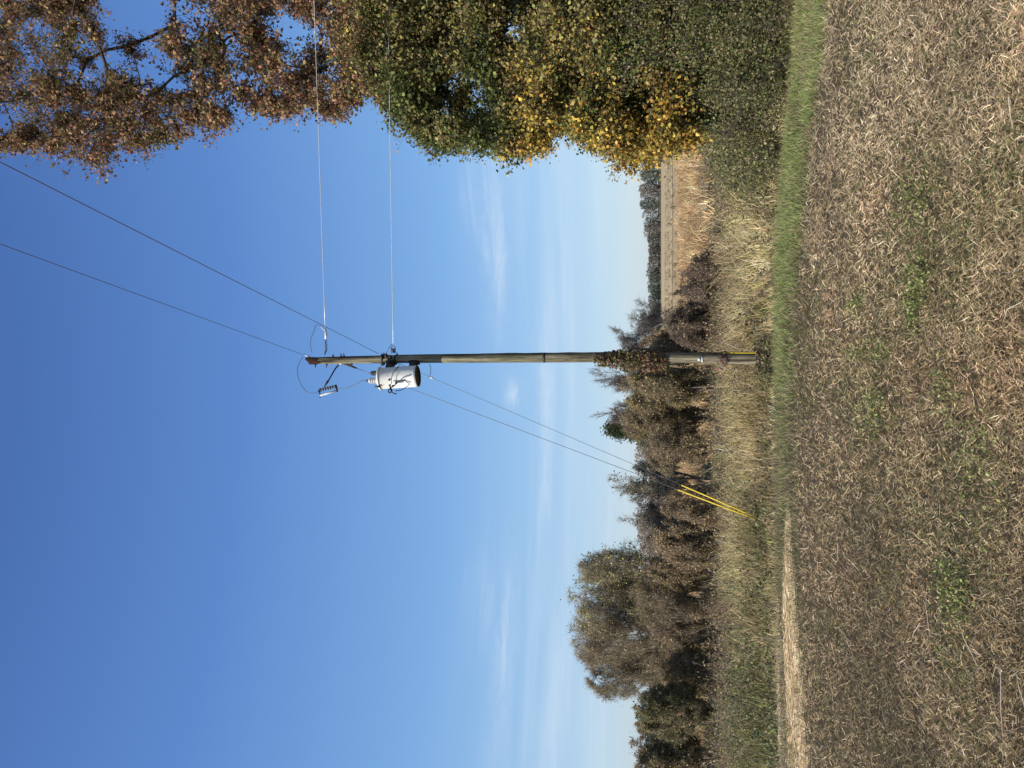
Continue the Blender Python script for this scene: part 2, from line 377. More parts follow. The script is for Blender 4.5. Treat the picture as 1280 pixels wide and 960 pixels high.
# second worn strip behind the first
n = 16000; x = -3.3-6*RNG.random(n); y = edge_out(x)-.15+.17*RNG.normal(size=n)+.25*(vn(x, x*0, .8, 3)-.5)
mb = MB(); blades(mb, np.stack([x, y, gz(x, y)+.012+.03*RNG.random(n)], 1), .06+.14*RNG.random(n), .006+.004*RNG.random(n), R(168)+RNG.normal(size=n)*.6, R(74)+R(18)*RNG.random(n), RNG.normal(size=n)*.1, pick([(.72,.57,.36),(.60,.47,.28),(.80,.66,.44),(.40,.31,.17)], n)*(.6+.7*vn(x, y, .6, 8))[:, None], .3, 1)
tag(mb.build('worn_straw', M_straw), kind='stuff')
# rough tall grass between the verge and the ditch brush
def tall(name, n, xr, yr, hh, pal, wts, wfn=None, tilt=(4, 46), wd=.007, tuft=14, m=None):
    nt = n//tuft; tx = xr[0]+(xr[1]-xr[0])*RNG.random(nt); ty = yr[0]+(yr[1]-yr[0])*RNG.random(nt)
    k = ty > edge_out(tx)+.05
    if wfn is not None: k &= RNG.random(nt) < wfn(tx, ty)
    tx, ty = tx[k], ty[k]; nt = len(tx)
    th = (.30+1.25*fbm(tx, ty, .9, 33))*(.65+.6*RNG.random(nt)); lean = RNG.normal(size=nt)*.9+3*fbm(tx, ty, 1.1, 60)
    x = np.repeat(tx, tuft)+.09*RNG.normal(size=nt*tuft); y = np.repeat(ty, tuft)+.09*RNG.normal(size=nt*tuft); n = len(x)
    th = np.repeat(th, tuft)*(.55+.6*RNG.random(n)); c = pick(pal, nt, wts, .28)*(.55+.95*sm(fbm(tx, ty, .8, 93), .3, .7))[:, None]; c = np.repeat(c, tuft, 0)*(1+.25*RNG.normal(size=(n, 1)))
    c = np.clip(c, .01, 1)
    L_ = (hh[0]+(hh[1]-hh[0])*RNG.random(n))*th*(.28+.72*sm(y-edge_out(x), .7, 2.6))
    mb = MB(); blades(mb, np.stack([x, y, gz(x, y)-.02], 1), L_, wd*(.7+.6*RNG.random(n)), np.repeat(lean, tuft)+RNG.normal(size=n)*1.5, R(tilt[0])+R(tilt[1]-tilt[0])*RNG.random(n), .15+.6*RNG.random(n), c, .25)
    return tag(mb.build(name, m or M_straw), kind='stuff')
TAN = [(.62,.49,.26),(.48,.37,.18),(.32,.28,.11),(.74,.60,.36),(.25,.22,.09),(.36,.24,.14)]
tall('tall_grass', 62000, (-4.6, 7.5), (11.5, 17.8), (.45, .95), TAN, [5, 5, 4, 2.5, 3, 2], lambda x, y: (.5+.5*sm(y-edge_out(x), .3, 1.6))*(1-.85*sm(x/y, .19, .27)))
tall('weedy_grass', 56000, (-14, -2.2), (11.2, 21), (.30, .65), [(.18,.20,.06),(.27,.26,.09),(.40,.33,.17),(.48,.39,.21),(.13,.15,.045),(.32,.23,.14)], [5, 5, 4, 2.5, 3, 2])
tall('bush_grass', 46000, (2.4, 10), (8.5, 15.5), (.22, .5), [(.17,.20,.06),(.24,.25,.09),(.36,.30,.16),(.30,.24,.13)], None, lambda x, y: 1.0*(x/y > .17)*(y < edge_out(x)+3.2))
tall('russet_weeds', 9000, (-14, -2.5), (19.5, 23), (.5, .9), [(.26,.13,.08),(.20,.12,.08),(.30,.20,.12)], None)
tall('bank_grass', 42000, (-14, 9), (17.5, 21.5), (.40, .75), [(.48,.38,.20),(.34,.29,.13),(.58,.46,.26),(.34,.23,.14)], None, lambda x, y: .35+0*x, wd=.010)
tall('field_sedge', 80000, (-26, 26), (26, 64), (.5, 1.05), [(.52,.34,.18),(.44,.28,.14),(.54,.40,.22),(.34,.25,.13)], None, None, wd=.022)
tall('stubble_tufts', 40000, (-45, 70), (62, 175), (.3, .7), [(.36,.28,.16),(.28,.21,.12),(.22,.18,.10)], None, lambda x, y: .15+.85*(np.sin(y*.9+.3*np.sin(x*.1)) > 0.1), wd=.05)

# ------------------------------------------------------------------ leaves
def leaves(mb, C, size, col, flat=0.0, fold=.35, asp=.75):
    """folded pointed leaves at C with random lie"""
    n = len(C); a = unit(RNG.normal(size=(n, 3))); nrm = unit(RNG.normal(size=(n, 3))+np.array([[0, 0, flat]]))
    a = unit(np.cross(a, nrm)); s = np.cross(nrm, a)
    sz = np.asarray(size)[:, None]; w_ = sz*asp*.5
    lift = nrm*sz*fold*.5*RNG.random((n, 1))
    v = np.stack([C-a*sz*.5, C+s*w_+lift-a*sz*.08, C+a*sz*.5, C-s*w_+lift-a*sz*.08], 1).reshape(-1, 3)
    k = np.arange(n)*4
    mb.add(v, None, np.concatenate([np.stack([k, k+1, k+2], 1), np.stack([k, k+2, k+3], 1)]), np.repeat(col, 4, 0))

# ------------------------------------------------------------------ procedural branching, unit size
def grow_segs(seed, stems=1, levels=4, spread=.75, up=.12, kids=(1, 2), nseg=4, splay=.25, shrink=.62, first=.25):
    r = random.Random(seed); out = []
    g = r.gauss
    def nrm(a):
        l = math.sqrt(a[0]**2+a[1]**2+a[2]**2) or 1; return (a[0]/l, a[1]/l, a[2]/l)
    def br(p, d, Ln, rad, lev):
        st = Ln/nseg; rr = rad
        for i in range(nseg):
            j = .13+.05*lev
            d = nrm((d[0]+g(0, j), d[1]+g(0, j), d[2]+g(0, j)+up*.5))
            q = (p[0]+d[0]*st, p[1]+d[1]*st, p[2]+d[2]*st); r2 = max(rr*.80, .0012)
            out.append((*p, *q, rr, r2, lev))
            p, rr = q, r2
            if lev < levels and (lev > 0 or (i+1)/nseg > first):
                for _ in range(r.randint(*kids)+(1 if i == nseg-1 else 0)):
                    e = nrm((g(0, 1), g(0, 1), g(0, .6)))
                    c = nrm((d[0]+e[0]*spread, d[1]+e[1]*spread, d[2]+e[2]*spread+up))
                    br(p, c, Ln*shrink*r.uniform(.65, 1.1), rr*.62, lev+1)
    for s in range(stems):
        a = 6.283*s/stems+r.random(); k = splay if stems > 1 else .05
        br((.04*math.cos(a)*(stems > 1), .04*math.sin(a)*(stems > 1), 0), nrm((math.cos(a)*k, math.sin(a)*k, 1)), .45*r.uniform(.8, 1.1), .030/(stems**.35), 0)
    A = np.array(out)
    hi = np.percentile(A[:, 5], 99.5); cx = np.median(A[:, 3]); cy = np.median(A[:, 4])
    A[:, [2, 5]] /= hi; w_ = np.percentile(np.hypot(A[:, 3]-cx, A[:, 4]-cy), 95)
    A[:, [0, 1, 3, 4]] /= w_
    cz, hz_ = (.5, .5) if levels == 4 and stems > 2 else (.3, .7)
    if stems > 2 or levels == 3:                # light trims the outermost shoots: a rounded crown
        for o in (0, 3):
            d = np.stack([A[:, o]/1.05, A[:, o+1]/1.05, np.maximum(A[:, o+2]-cz, 0)/hz_], 1); r_ = np.linalg.norm(d, axis=1); f_ = np.where(r_ > .95, (.95/np.maximum(r_, .1))**.8, 1)
            A[:, o] *= f_; A[:, o+1] *= f_; A[:, o+2] = np.where(A[:, o+2] > cz, cz+(A[:, o+2]-cz)*f_, A[:, o+2])
    return A
PROTO = {
 'tree':  [grow_segs(s, 1, 4, .72, .10, (1, 2)) for s in (11, 12)],
 'multi': [grow_segs(s, 4, 4, .75, .10, (1, 1), 4, .30, .62, .2) for s in (21, 23)],
 'shrub': [grow_segs(s, 7, 3, .85, .06, (1, 2), 4, .7, .66, .0) for s in (31, 32, 33)],
 'airy':  [grow_segs(s, 2, 4, .6, .16, (1, 1), 4, .2, .66, .2) for s in (41, 42)],
}
def plant(name, base, height, halfw, kind, idx, label, cat, leaf_n, leaf_sz, pal, wts=None, bark=(.24,.195,.145), twig=(.34,.27,.19), rot=0, group=None,
          leafzone=None, twigw=1.0, leaf_name='leaves', fuzz=.16, extra=0):
    base = Vector((base[0], base[1], gzf(base[0], base[1])-.05))
    root = empty(name, base); tag(root, label, cat, group)
    A = PROTO[kind][idx].copy(); c, s = math.cos(rot), math.sin(rot)
    def tf(X):
        Y = np.empty_like(X); Y[:, 0] = (X[:, 0]*c-X[:, 1]*s)*halfw; Y[:, 1] = (X[:, 0]*s+X[:, 1]*c)*halfw; Y[:, 2] = X[:, 2]*height
        return Y+np.array(base)[None]
    p0, p1 = tf(A[:, 0:3]), tf(A[:, 3:6]); lev = A[:, 8]; sc = height*1.0
    big = lev <= 1
    mb = MB(); segs_to(mb, p0[big], p1[big], np.maximum(A[big, 6]*sc, .012), np.maximum(A[big, 7]*sc, .010), 6, bark)
    mb.build('trunk', M_bark, root)
    tw = ~big
    mb = MB(); tc_ = np.tile(np.array(twig), (int(tw.sum()), 1))*(1+.2*RNG.normal(size=(int(tw.sum()), 1)))
    segs_to(mb, p0[tw], p1[tw], np.maximum(A[tw, 6]*sc*.8, .0035*twigw), np.maximum(A[tw, 7]*sc*.8, .003*twigw), 3, np.clip(tc_, .01, 1))
    # fine sprays past the last branching
    tips = p1[lev >= lev.max()-1]; dirs = unit(p1-p0)[lev >= lev.max()-1]
    k = max(1, int(2.2+extra)); T = np.repeat(tips, k, 0); D = unit(np.repeat(dirs, k, 0)+.6*RNG.normal(size=T.shape)); ll = (.06+.16*RNG.random((len(T), 1)))*height/5*1.3
    segs_to(mb, T, T+D*ll, np.full(len(T), .0030*twigw), np.full(len(T), .0016*twigw), 3, twig)
    mb.build('branches', M_bark, root)
    if leaf_n:
        pool = np.concatenate([T+D*ll*RNG.random((len(T), 1)), tips]); 
        if leafzone is not None: pool = pool[leafzone(pool)]
        P = pool[RNG.integers(0, len(pool), leaf_n)]+RNG.normal(size=(leaf_n, 3))*fuzz*.5*height/5
        P = P[P[:, 2] > base.z+.1]
        cl = fbm(P[:, 0]*1.0+P[:, 1]*.4, P[:, 2]*1.0, .55, 3)
        col = pick(pal, len(P), wts)*(.45+1.15*cl)[:, None]
        mb = MB(); leaves(mb, P, leaf_sz*(.6+.8*RNG.random(len(P))), col)
        mb.build(leaf_name, M_leaf, root)
    return root
def at(y, Y):                                  # ground point in line with photo row y
    r = ray(860, y); return (r[0]*Y/r[1], Y)
def hgt(xt, yp, Y):                            # height of what reaches photo column xt
    p = W(xt, yp, Y); return p.z-gzf(p.x, p.y)
def pl(name, yp, xt, hw, Y, kind, idx, label, cat, *a, **k):
    return plant(name, at(yp, Y), hgt(xt, yp, Y), hw*Y/F, kind, idx, label, cat, *a, **k)
OLIVE = [(.30,.27,.09),(.38,.31,.13),(.22,.21,.07),(.44,.36,.18),(.32,.22,.11)]
BROWN = [(.32,.25,.14),(.38,.30,.18),(.25,.20,.12),(.46,.36,.22),(.29,.21,.12)]
RUSS  = [(.38,.25,.13),(.44,.30,.16),(.29,.21,.12),(.50,.36,.20),(.32,.27,.13)]
DKGR  = [(.09,.12,.045),(.12,.14,.05),(.17,.17,.065),(.22,.19,.09)]
GRN   = [(.10,.13,.045),(.14,.17,.055),(.20,.20,.08),(.08,.10,.035)]
# right of the pole (photo rows 280-440)
pl('bramble_bush', 300, 880, 34, 21.5, 'shrub', 0, 'low grey brown bramble at the field edge, farthest right of the thicket', 'bush', 2600, .06, BROWN, extra=1)
pl('bramble_bush', 350, 848, 40, 22.5, 'shrub', 1, 'wide dark leafless bramble thicket in front of the rust coloured field', 'bush', 5200, .06, BROWN, twig=(.20,.155,.13), extra=2)
pl('bramble_bush', 395, 826, 42, 23.5, 'shrub', 2, 'tall purplish brown bramble thicket just right of the wooden pole', 'bush', 7000, .06, BROWN, twig=(.20,.155,.13), rot=1, extra=2)
pl('bare_tree', 405, 766, 32, 31, 'tree', 0, 'small leafless grey tree standing above the brambles right of the pole', 'tree', 0, 0, None, bark=(.20,.18,.16), twig=(.24,.22,.20), twigw=1.2)
pl('leafy_bush', 434, 795, 24, 25, 'shrub', 0, 'rounded brown leaved bush directly behind the wooden pole', 'bush', 7000, .07, RUSS, rot=2)
# left of the pole
pl('olive_bush', 482, 772, 34, 24, 'multi', 0, 'dense olive leaved tree touching the left side of the pole', 'tree', 12000, .06, OLIVE, extra=1)
pl('bare_tree', 470, 744, 22, 29, 'airy', 0, 'thin leafless sapling poking up behind the olive tree beside the pole', 'tree', 300, .06, BROWN, bark=(.18,.16,.14), twig=(.22,.19,.17), twigw=1.1)
pl('olive_bush', 520, 772, 34, 25.5, 'multi', 1, 'olive brown tree with twisted stems, second from the pole on its left', 'tree', 11000, .055, OLIVE, rot=1.2, extra=1)
pl('pine_tree', 538, 760, 26, 62, 'tree', 1, 'dark green round topped pine rising behind the olive brown trees', 'tree', 16000, .16, [(.035,.06,.03),(.05,.08,.035),(.07,.095,.04)], fuzz=.30)
pl('bare_tree', 515, 748, 14, 45, 'airy', 1, 'wispy bare sapling between the olive trees and the dark pine', 'tree', 0, 0, None, twig=(.24,.20,.18), twigw=1.5)
pl('brown_bush', 560, 802, 36, 24.5, 'multi', 0, 'sparse brown tree with leaning stems and field showing through it', 'tree', 6000, .055, BROWN+OLIVE[:2], rot=2.5)
pl('grey_sapling', 604, 766, 26, 29, 'airy', 0, 'slender sapling with small grey green leaves behind the yellow guards', 'tree', 2600, .075, [(.24,.27,.17),(.30,.31,.20),(.20,.21,.13)], twig=(.38,.33,.26))
pl('grey_sapling', 655, 780, 26, 30, 'airy', 1, 'pale twiggy sapling between the yellow guards and the big bare tree', 'tree', 1500, .07, [(.19,.19,.12),(.16,.15,.10)], twig=(.38,.32,.26), rot=2)
pl('russet_bush', 635, 826, 30, 23, 'shrub', 1, 'russet leaved bush just left of the yellow guy guards', 'bush', 9000, .06, RUSS, rot=.6, extra=1)
pl('russet_bush', 675, 812, 36, 23.5, 'shrub', 2, 'large russet brown bush with a dark hollow at its foot', 'bush', 12000, .06, RUSS+BROWN[:2], rot=2.1, extra=1)
pl('russet_bush', 715, 800, 30, 25, 'multi', 1, 'brown bush with a few orange leaves at the foot of the big bare tree', 'bush', 8000, .065, RUSS+OLIVE, rot=.2)
big1 = pl('bare_tree', 745, 706, 62, 26.5, 'multi', 0, 'tallest twiggy tree with yellow green leaves left at its top', 'tree', 7000, .065, [(.40,.42,.12),(.50,.48,.16),(.34,.30,.14),(.28,.23,.11)], rot=.9, bark=(.40,.34,.27), twig=(.38,.31,.22), extra=1, leafzone=lambda P: (P[:, 2] > 2.2)&(P[:, 0] > -8.9))
pl('bare_tree', 792, 708, 60, 27, 'multi', 1, 'twiggy grey brown tree with several leaning stems, left neighbour of the tallest', 'tree', 6500, .055, [(.34,.28,.16),(.40,.33,.19),(.26,.23,.13)], rot=1.9, bark=(.42,.36,.28), twig=(.38,.31,.22), extra=1)
pl('bare_tree', 832, 720, 48, 27.5, 'multi', 0, 'twiggy tree with olive haze of leaves sloping down to the evergreen bush', 'tree', 6500, .055, [(.30,.29,.11),(.36,.31,.15),(.25,.20,.12)], rot=3.6, bark=(.40,.34,.26), twig=(.36,.30,.21), extra=1)
pl('brown_bush', 770, 800, 40, 25, 'shrub', 0, 'tangled brown undergrowth below the two tallest twiggy trees', 'bush', 9000, .055, BROWN, rot=1)
pl('brown_bush', 838, 805, 40, 25.5, 'shrub', 1, 'brown undergrowth below the twiggy tree with the olive haze', 'bush', 9000, .055, BROWN+OLIVE[:3], rot=2)
pl('evergreen_bush', 890, 790, 34, 24, 'multi', 1, 'dark green leafy bush at the far left of the brush line', 'bush', 14000, .065, DKGR+[OLIVE[0]], rot=2.7, extra=1)
pl('olive_bush', 940, 785, 42, 25, 'multi', 0, 'dull olive tree on the photo edge beyond the dark green bush', 'tree', 15000, .06, OLIVE+BROWN[:2], rot=4, extra=1)
pl('brown_bush', 1005, 790, 44, 25.5, 'multi', 1, 'brown leaved tree outside the far left edge of the view', 'tree', 9000, .07, BROWN, rot=5)
pl('olive_bush', 1090, 770, 60, 27, 'multi', 0, 'spreading olive tree well outside the far left edge of the view', 'tree', 11000, .07, OLIVE, rot=.4)
# twiggy dead weeds and undergrowth
def twiggy(name, n, xr, yr, hh, pal, leafpal, cond=None, leafsz=.045, k_=7):
    x = xr[0]+(xr[1]-xr[0])*RNG.random(n); y = yr[0]+(yr[1]-yr[0])*RNG.random(n); k = y > edge_out(x)+.25
    if cond is not None: k &= cond(x, y)
    x, y = x[k], y[k]; n = len(x); P = np.stack([x, y, gz(x, y)-.02], 1)
    h = (hh[0]+(hh[1]-hh[0])*RNG.random(n))*(.5+fbm(x, y, 1.5, 12))*(.3+.7*sm(y-edge_out(x), .6, 2.4)); T = P+np.stack([.22*h*RNG.normal(size=n), .22*h*RNG.normal(size=n), h], 1)
    mb = MB(); c = pick(pal, n); segs_to(mb, P, T, np.full(n, .005), np.full(n, .003), 3, c)
    S0 = np.repeat(P, k_, 0)+np.repeat(T-P, k_, 0)*(.25+.75*RNG.random((n*k_, 1))); E = S0+np.stack([RNG.normal(size=n*k_), RNG.normal(size=n*k_), .3+.7*np.abs(RNG.normal(size=n*k_))], 1)*np.repeat(h, k_)[:, None]*.17
    segs_to(mb, S0, E, np.full(n*k_, .0035), np.full(n*k_, .002), 3, np.repeat(c, k_, 0))
    lp = np.repeat(E, 2, 0)+RNG.normal(size=(n*k_*2, 3))*.035; leaves(mb, lp, leafsz*(.5+RNG.random(len(lp))), pick(leafpal, len(lp)))
    return tag(mb.build(name, M_straw), kind='stuff')
twiggy('dead_weeds', 1200, (-5, 7.5), (11.8, 18.5), (.3, .85), [(.24,.18,.13),(.18,.14,.10),(.32,.25,.17)], [(.22,.17,.10),(.16,.15,.06),(.28,.21,.14),(.12,.13,.05)], lambda x, y: fbm(x, y, 1.3, 77) > .47)
twiggy('green_weeds', 2600, (-14, -2.0), (11.2, 19.5), (.2, .6), [(.18,.17,.09),(.22,.18,.12)], [(.12,.15,.045),(.18,.19,.07),(.24,.20,.12)], lambda x, y: fbm(x, y, 1.6, 78) > .40)
twiggy('undergrowth', 2400, (-17, 6), (20, 23.5), (.3, .8), [(.20,.15,.11),(.26,.2,.15)], BROWN+OLIVE[:2], leafsz=.045)
# weathered dead stalks leaning out of the brambles
for i, (a_, b_) in enumerate((((915,278),(877,265)),((918,283),(886,312)),((925,290),(890,280)))):
    mb = MB(); tube(mb, [W(*a_, 18.5), W((a_[0]+b_[0])/2, (a_[1]+b_[1])/2+2, 18.5), W(*b_, 18.4)], [.013, .011, .007], 5, True, (.46,.38,.26))
    tag(mb.build('dead_branch', M_bark), ['pale dead branch rising nearly straight right of the brambles','pale dead branch leaning left towards the brambles','shortest pale dead branch between the two others'][i], 'branch', 'dead branches in the tall grass')
    mb_c = None

# ------------------------------------------------------------------ far wood
mb = MB(); tr = MB()
for i in range(330):
    X = -330+660*(i+rnd.random())/330; Yd = 396+rnd.random()*22
    yp = 480-F*X/(Yd*1.0)
    top = np.interp(yp, [-200, 100, 200, 250, 285, 350, 430, 640, 1200], [800, 798, 800, 802, 807, 811, 812, 812, 806])
    h = (822-top)/F*Yd*1.02+H; h *= .74+.36*rnd.random()
    wd_ = 2.4+1.8*rnd.random(); nl = 420
    tr_b = gzf(X, Yd); tube(tr, [(X, Yd, -.2), (X+rnd.uniform(-.5, .5), Yd, h*.8)], [.22, .08], 5, False, (.12,.10,.09))
    th = RNG.random(nl)*2*math.pi; u = RNG.random(nl); zz = .12+.88*u
    rr = wd_*np.sqrt(np.clip(1-((zz-.55)/.5)**2, .08, 1))*(.5+.6*RNG.random(nl))
    P = np.stack([X+rr*np.cos(th), Yd+rr*np.sin(th), h*zz+RNG.normal(size=nl)*.25], 1)
    t_ = rnd.random(); basec = (np.array((.19,.17,.14)) if t_ < .55 else np.array((.12,.14,.105)) if t_ < .8 else np.array((.25,.21,.17)))*(.8+.4*rnd.random())
    leaves(mb, P, .5+.5*RNG.random(nl), np.clip(basec[None]*(1+.2*RNG.normal(size=(nl, 1))), .01, 1))
tag(mb.build('far_wood', M_leaf), kind='stuff'); tag(tr.build('far_wood_trunks', M_bark), kind='stuff')
# a nearer brown coppice seen through the gaps left of the pole
mb = MB()
for i in range(44):
    X = -28+26*(i+rnd.random())/44; Yd = 70+rnd.random()*12; h = 2.6+1.4*rnd.random(); nl = 900
    th = RNG.random(nl)*2*math.pi; zz = RNG.random(nl); rr = (1.6+.5*rnd.random())*np.sqrt(np.clip(1-(zz-.4)**2*2, .05, 1))*RNG.random(nl)**.4
    P = np.stack([X+rr*np.cos(th), Yd+rr*np.sin(th), h*zz], 1)
    leaves(mb, P, .16+.16*RNG.random(nl), pick([(.30,.24,.18),(.36,.28,.21),(.24,.19,.14)], nl), asp=.5)
tag(mb.build('distant_scrub', M_leaf), kind='stuff')

# ------------------------------------------------------------------ big trees on the right
def big_tree(name, label, base, trunk_top, trunk_r, clumps, leaf_sz, palfn, per_m3=0, ybark=(.10,.085,.07), nsub=26, nleaf=17, leafname='crown'):
    base = Vector((base[0], base[1], gzf(*base)-.1)); root = empty(name, base); tag(root, label, 'tree')
    top = Vector(trunk_top); tm = MB(); bm_ = MB(); lm = MB()
    n = 9; tp = []
    for i in range(n+1):
        t = i/n; p = base.lerp(top, t); p += Vector((rnd.uniform(-.12, .12), rnd.uniform(-.12, .12), 0))*(0 < i < n); tp.append(p)
    tube(tm, tp, [trunk_r*(1.25 if i == 0 else 1)*(1-.8*i/n) for i in range(n+1)], 9)
    nodes = [(p, -1) for p in tp]; cnt = [0]*len(tp); ends = []
    order = sorted(clumps, key=lambda q: (Vector(q[0]).xy-top.xy).length)
    for (c, r) in order:
        c = Vector(c); bi = 0; bd = 1e9
        for i, (p, par) in enumerate(nodes):
            if i == 0 or p.z > c.z+.3: continue
            d = (p-c).length+.22*(p.xy-top.xy).length+(.6 if i < len(tp) else 0)
            if d < bd: bd = d; bi = i
        s = nodes[bi][0]; L0 = (c-s).length; k = max(2, int(L0/.9)); prev = bi
        for j in range(1, k+1):
            q = s.lerp(c, j/k)
            if j < k: q += Vector((rnd.gauss(0, .07), rnd.gauss(0, .07), rnd.gauss(0, .07)-.10*math.sin(math.pi*j/k)*min(L0, 2)))
            nodes.append((q, prev)); cnt.append(0); prev = len(nodes)-1
        ends.append(prev)
    for e in ends:
        i = e
        while i >= len(tp): cnt[i] += 1; i = nodes[i][1]
    ii = [i for i in range(len(tp), len(nodes))]
    rr = {i: min(.008*cnt[i]**.55+.006, trunk_r*.3) for i in ii}
    segs_to(tm, [tuple(nodes[nodes[i][1]][0]) for i in ii], [tuple(nodes[i][0]) for i in ii], np.array([min(rr[i]*1.15, rr.get(nodes[i][1], rr[i]*1.15)) for i in ii]), np.array([rr[i] for i in ii]), 5)
    for (e, (c, r)) in zip(ends, order):
        c = Vector(c); m2 = nodes[nodes[e][1]][0]
        ns = nsub; u = unit(RNG.normal(size=(ns, 3)))
        sub = np.array(c)+u*(r*np.abs(.25+.62*RNG.normal(size=(ns, 1))))*np.array([[1, 1, .85]])
        A_ = np.array(c)[None]*.55+np.array(m2)[None]*.45+.0*sub; mid = (A_+sub)/2+RNG.normal(size=sub.shape)*.08
        segs_to(bm_, A_, mid, np.full(ns, .012), np.full(ns, .008), 3, ybark); segs_to(bm_, mid, sub, np.full(ns, .008), np.full(ns, .004), 3, ybark)
        dd = unit(sub-A_)
        # sprays: leaves strung along short twigs
        kk = 3; S0 = np.repeat(sub, kk, 0); D = unit(np.repeat(dd, kk, 0)*.8+RNG.normal(size=S0.shape)*.7); Ls = .18+.22*RNG.random((len(S0), 1))
        segs_to(bm_, S0, S0+D*Ls, np.full(len(S0), .004), np.full(len(S0), .002), 3, ybark)
        nl = max(2, nleaf//kk); P = np.repeat(S0, nl, 0)+np.repeat(D*Ls, nl, 0)*RNG.random((len(S0)*nl, 1))*1.1+RNG.normal(size=(len(S0)*nl, 3))*.055
        lc = palfn(P)*(1+.22*np.repeat(np.repeat(RNG.normal(size=(ns, 1)), kk, 0), nl, 0))
        leaves(lm, P, leaf_sz*(.40+1.0*RNG.random(len(P))**1.3), np.clip(lc, .008, 1), .3, .5)
    for m_ in (tm,): m_.c = [np.ones_like(q)*np.array(ybark, np.float32) for q in m_.c]
    tm.build('trunk', M_bark, root); bm_.build('branches', M_bark, root); lm.build(leafname, M_leaf, root)
    return root
bx = [-260,0,40,80,125,150,190,230,275,300,340,380,420,450,462,490,510,540,580,620,660,690,705,730,760,790,830,860,885]
by = [150,182,178,182,196,165,178,160,150,118,132,128,146,110,108,120,140,172,170,176,184,160,132,165,174,190,172,164,130]
def edge(x): return float(np.interp(x, bx, by))
def inv(P):
    """photo column and row of world points (used once, to choose leaf kinds by place in the crown)"""
    d = P-np.array([[0, 0, H]]); f_ = d[:, 1]*cp+d[:, 2]*sp; u = -d[:, 1]*sp+d[:, 2]*cp
    return 640-F*u/f_, 480-F*d[:, 0]/f_
def clump_set(xr, rows, Yr, n, rpx, inset=1.0, holes=()):
    out = []; tries = 0
    while len(out) < n and tries < 20000:
        tries += 1
        x_ = rnd.uniform(*xr); r_ = rnd.uniform(*rpx); e = edge(x_)
        y_ = rnd.uniform(rows, e-r_*inset)
        if any((x_-h[0])**2+(y_-h[1])**2 < (h[2]+r_*.75)**2 for h in holes): continue
        Y_ = rnd.uniform(*Yr); c = W(x_, y_, Y_)
        dist = Y_/ray(x_, y_)[1]
        out.append((c, r_*dist/F))
    # sprigs right at the rim so that the outline is ragged
    return out
def rim(xr, Yr, n, rpx, over=.2):
    out = []
    for i in range(n):
        x_ = xr[0]+(xr[1]-xr[0])*(i+rnd.random())/n; r_ = rnd.uniform(*rpx); y_ = edge(x_)-r_*(.9-2.4*over*rnd.random()**1.5); Y_ = rnd.uniform(*Yr)
        out.append((W(x_, y_, Y_), r_*(Y_/ray(x_, y_)[1])/F))
    return out
holes = [(165,10,26),(288,126,9),(100,95,6),(240,30,9),(345,30,11),(190,70,10),(60,55,6),(375,55,9),(300,95,8),(208,92,8),(420,85,9),(135,60,7)]
def pal_red(P):
    n = len(P); c = pick([(.34,.15,.09),(.28,.17,.08),(.38,.24,.11),(.19,.11,.065),(.24,.21,.07),(.42,.31,.15)], n, [5, 4, 3, 3, 2, 1.4])
    g = fbm(P[:, 0]+P[:, 1]*.5, P[:, 2], 1.5, 17); k = (g > .66) & (RNG.random(n) < .5); c[k] = pick([(.15,.16,.05),(.22,.19,.07)], int(k.sum()))
    return c
cl = clump_set((-230, 470), -190, (14.5, 20.5), 50, (22, 40), 1.0, holes)+clump_set((-20, 505), -50, (14.5, 20), 240, (12, 30), .85, holes)+rim((-60, 458), (14.5, 18.5), 50, (8, 20), .5)
big_tree('autumn_tree', 'tall tree with red brown autumn leaves towering over the right of the field', (13.2, 19.0), (13.0, 18.5, 21.5), .30, cl, .086, pal_red, nsub=20, nleaf=20)
def pal_mix(P):
    n = len(P); px, py = inv(P)
    g = pick([(.11,.135,.04),(.16,.185,.05),(.22,.23,.07),(.07,.09,.03)], n, [4, 4, 3, 2]); yl = pick([(.50,.34,.06),(.60,.44,.09),(.38,.31,.07),(.54,.28,.06)], n)
    ol = pick([(.29,.26,.08),(.34,.27,.09),(.23,.18,.08)], n)
    f_ = fbm(P[:, 0]+P[:, 1]*.4, P[:, 2], 1.1, 29)
    warm = np.clip(sm(P[:, 0], 4.6, 2.6+0*P[:, 0])*1.0, 0, 1)
    wy = np.clip(sm(-P[:, 0], -6.4, -3.2)*sm(-P[:, 2], -5.2, -3.4)+.5*(f_ > .60)*sm(-P[:, 0], -7.5, -5), 0, 1)
    k = RNG.random(n) < wy*.8; c = g; c[k] = yl[k]
    kr = RNG.random(n) < .7*sm(P[:, 2], 6.9, 8.4); c[kr] = pal_red(P[kr]); k = k | kr
    k2 = ~k & (RNG.random(n) < sm(f_, .34, .56)*.85); c[k2] = ol[k2]
    return c
holes = [(640,100,0),(712,150,10)]
cl = clump_set((455, 700), -170, (13.0, 17.0), 26, (22, 36), 1.0, [(705,150,10)])+clump_set((425, 715), -40, (13.0, 17.0), 138, (12, 30), .85, [(705,150,10)])+clump_set((430, 530), -30, (13.2, 16), 26, (12, 26), .9)+rim((480, 696), (13.2, 15.5), 34, (7, 17), .5)
big_tree('oak_tree', 'broad green and olive leaved tree below the red brown crown', (9.8, 15.8), (8.6, 15.4, 7.6), .22, cl, .074, pal_mix, nsub=31, nleaf=25)
cl = clump_set((690, 900), -170, (12.2, 16.0), 22, (20, 32), 1.0, [(702,150,10)])+clump_set((690, 915), -40, (12.2, 16.0), 105, (12, 28), .85, [(702,150,10)])+clump_set((650, 745), -30, (12.4, 14.6), 34, (12, 26), .9)+rim((712, 890), (12.4, 14.5), 34, (6, 16), .5)
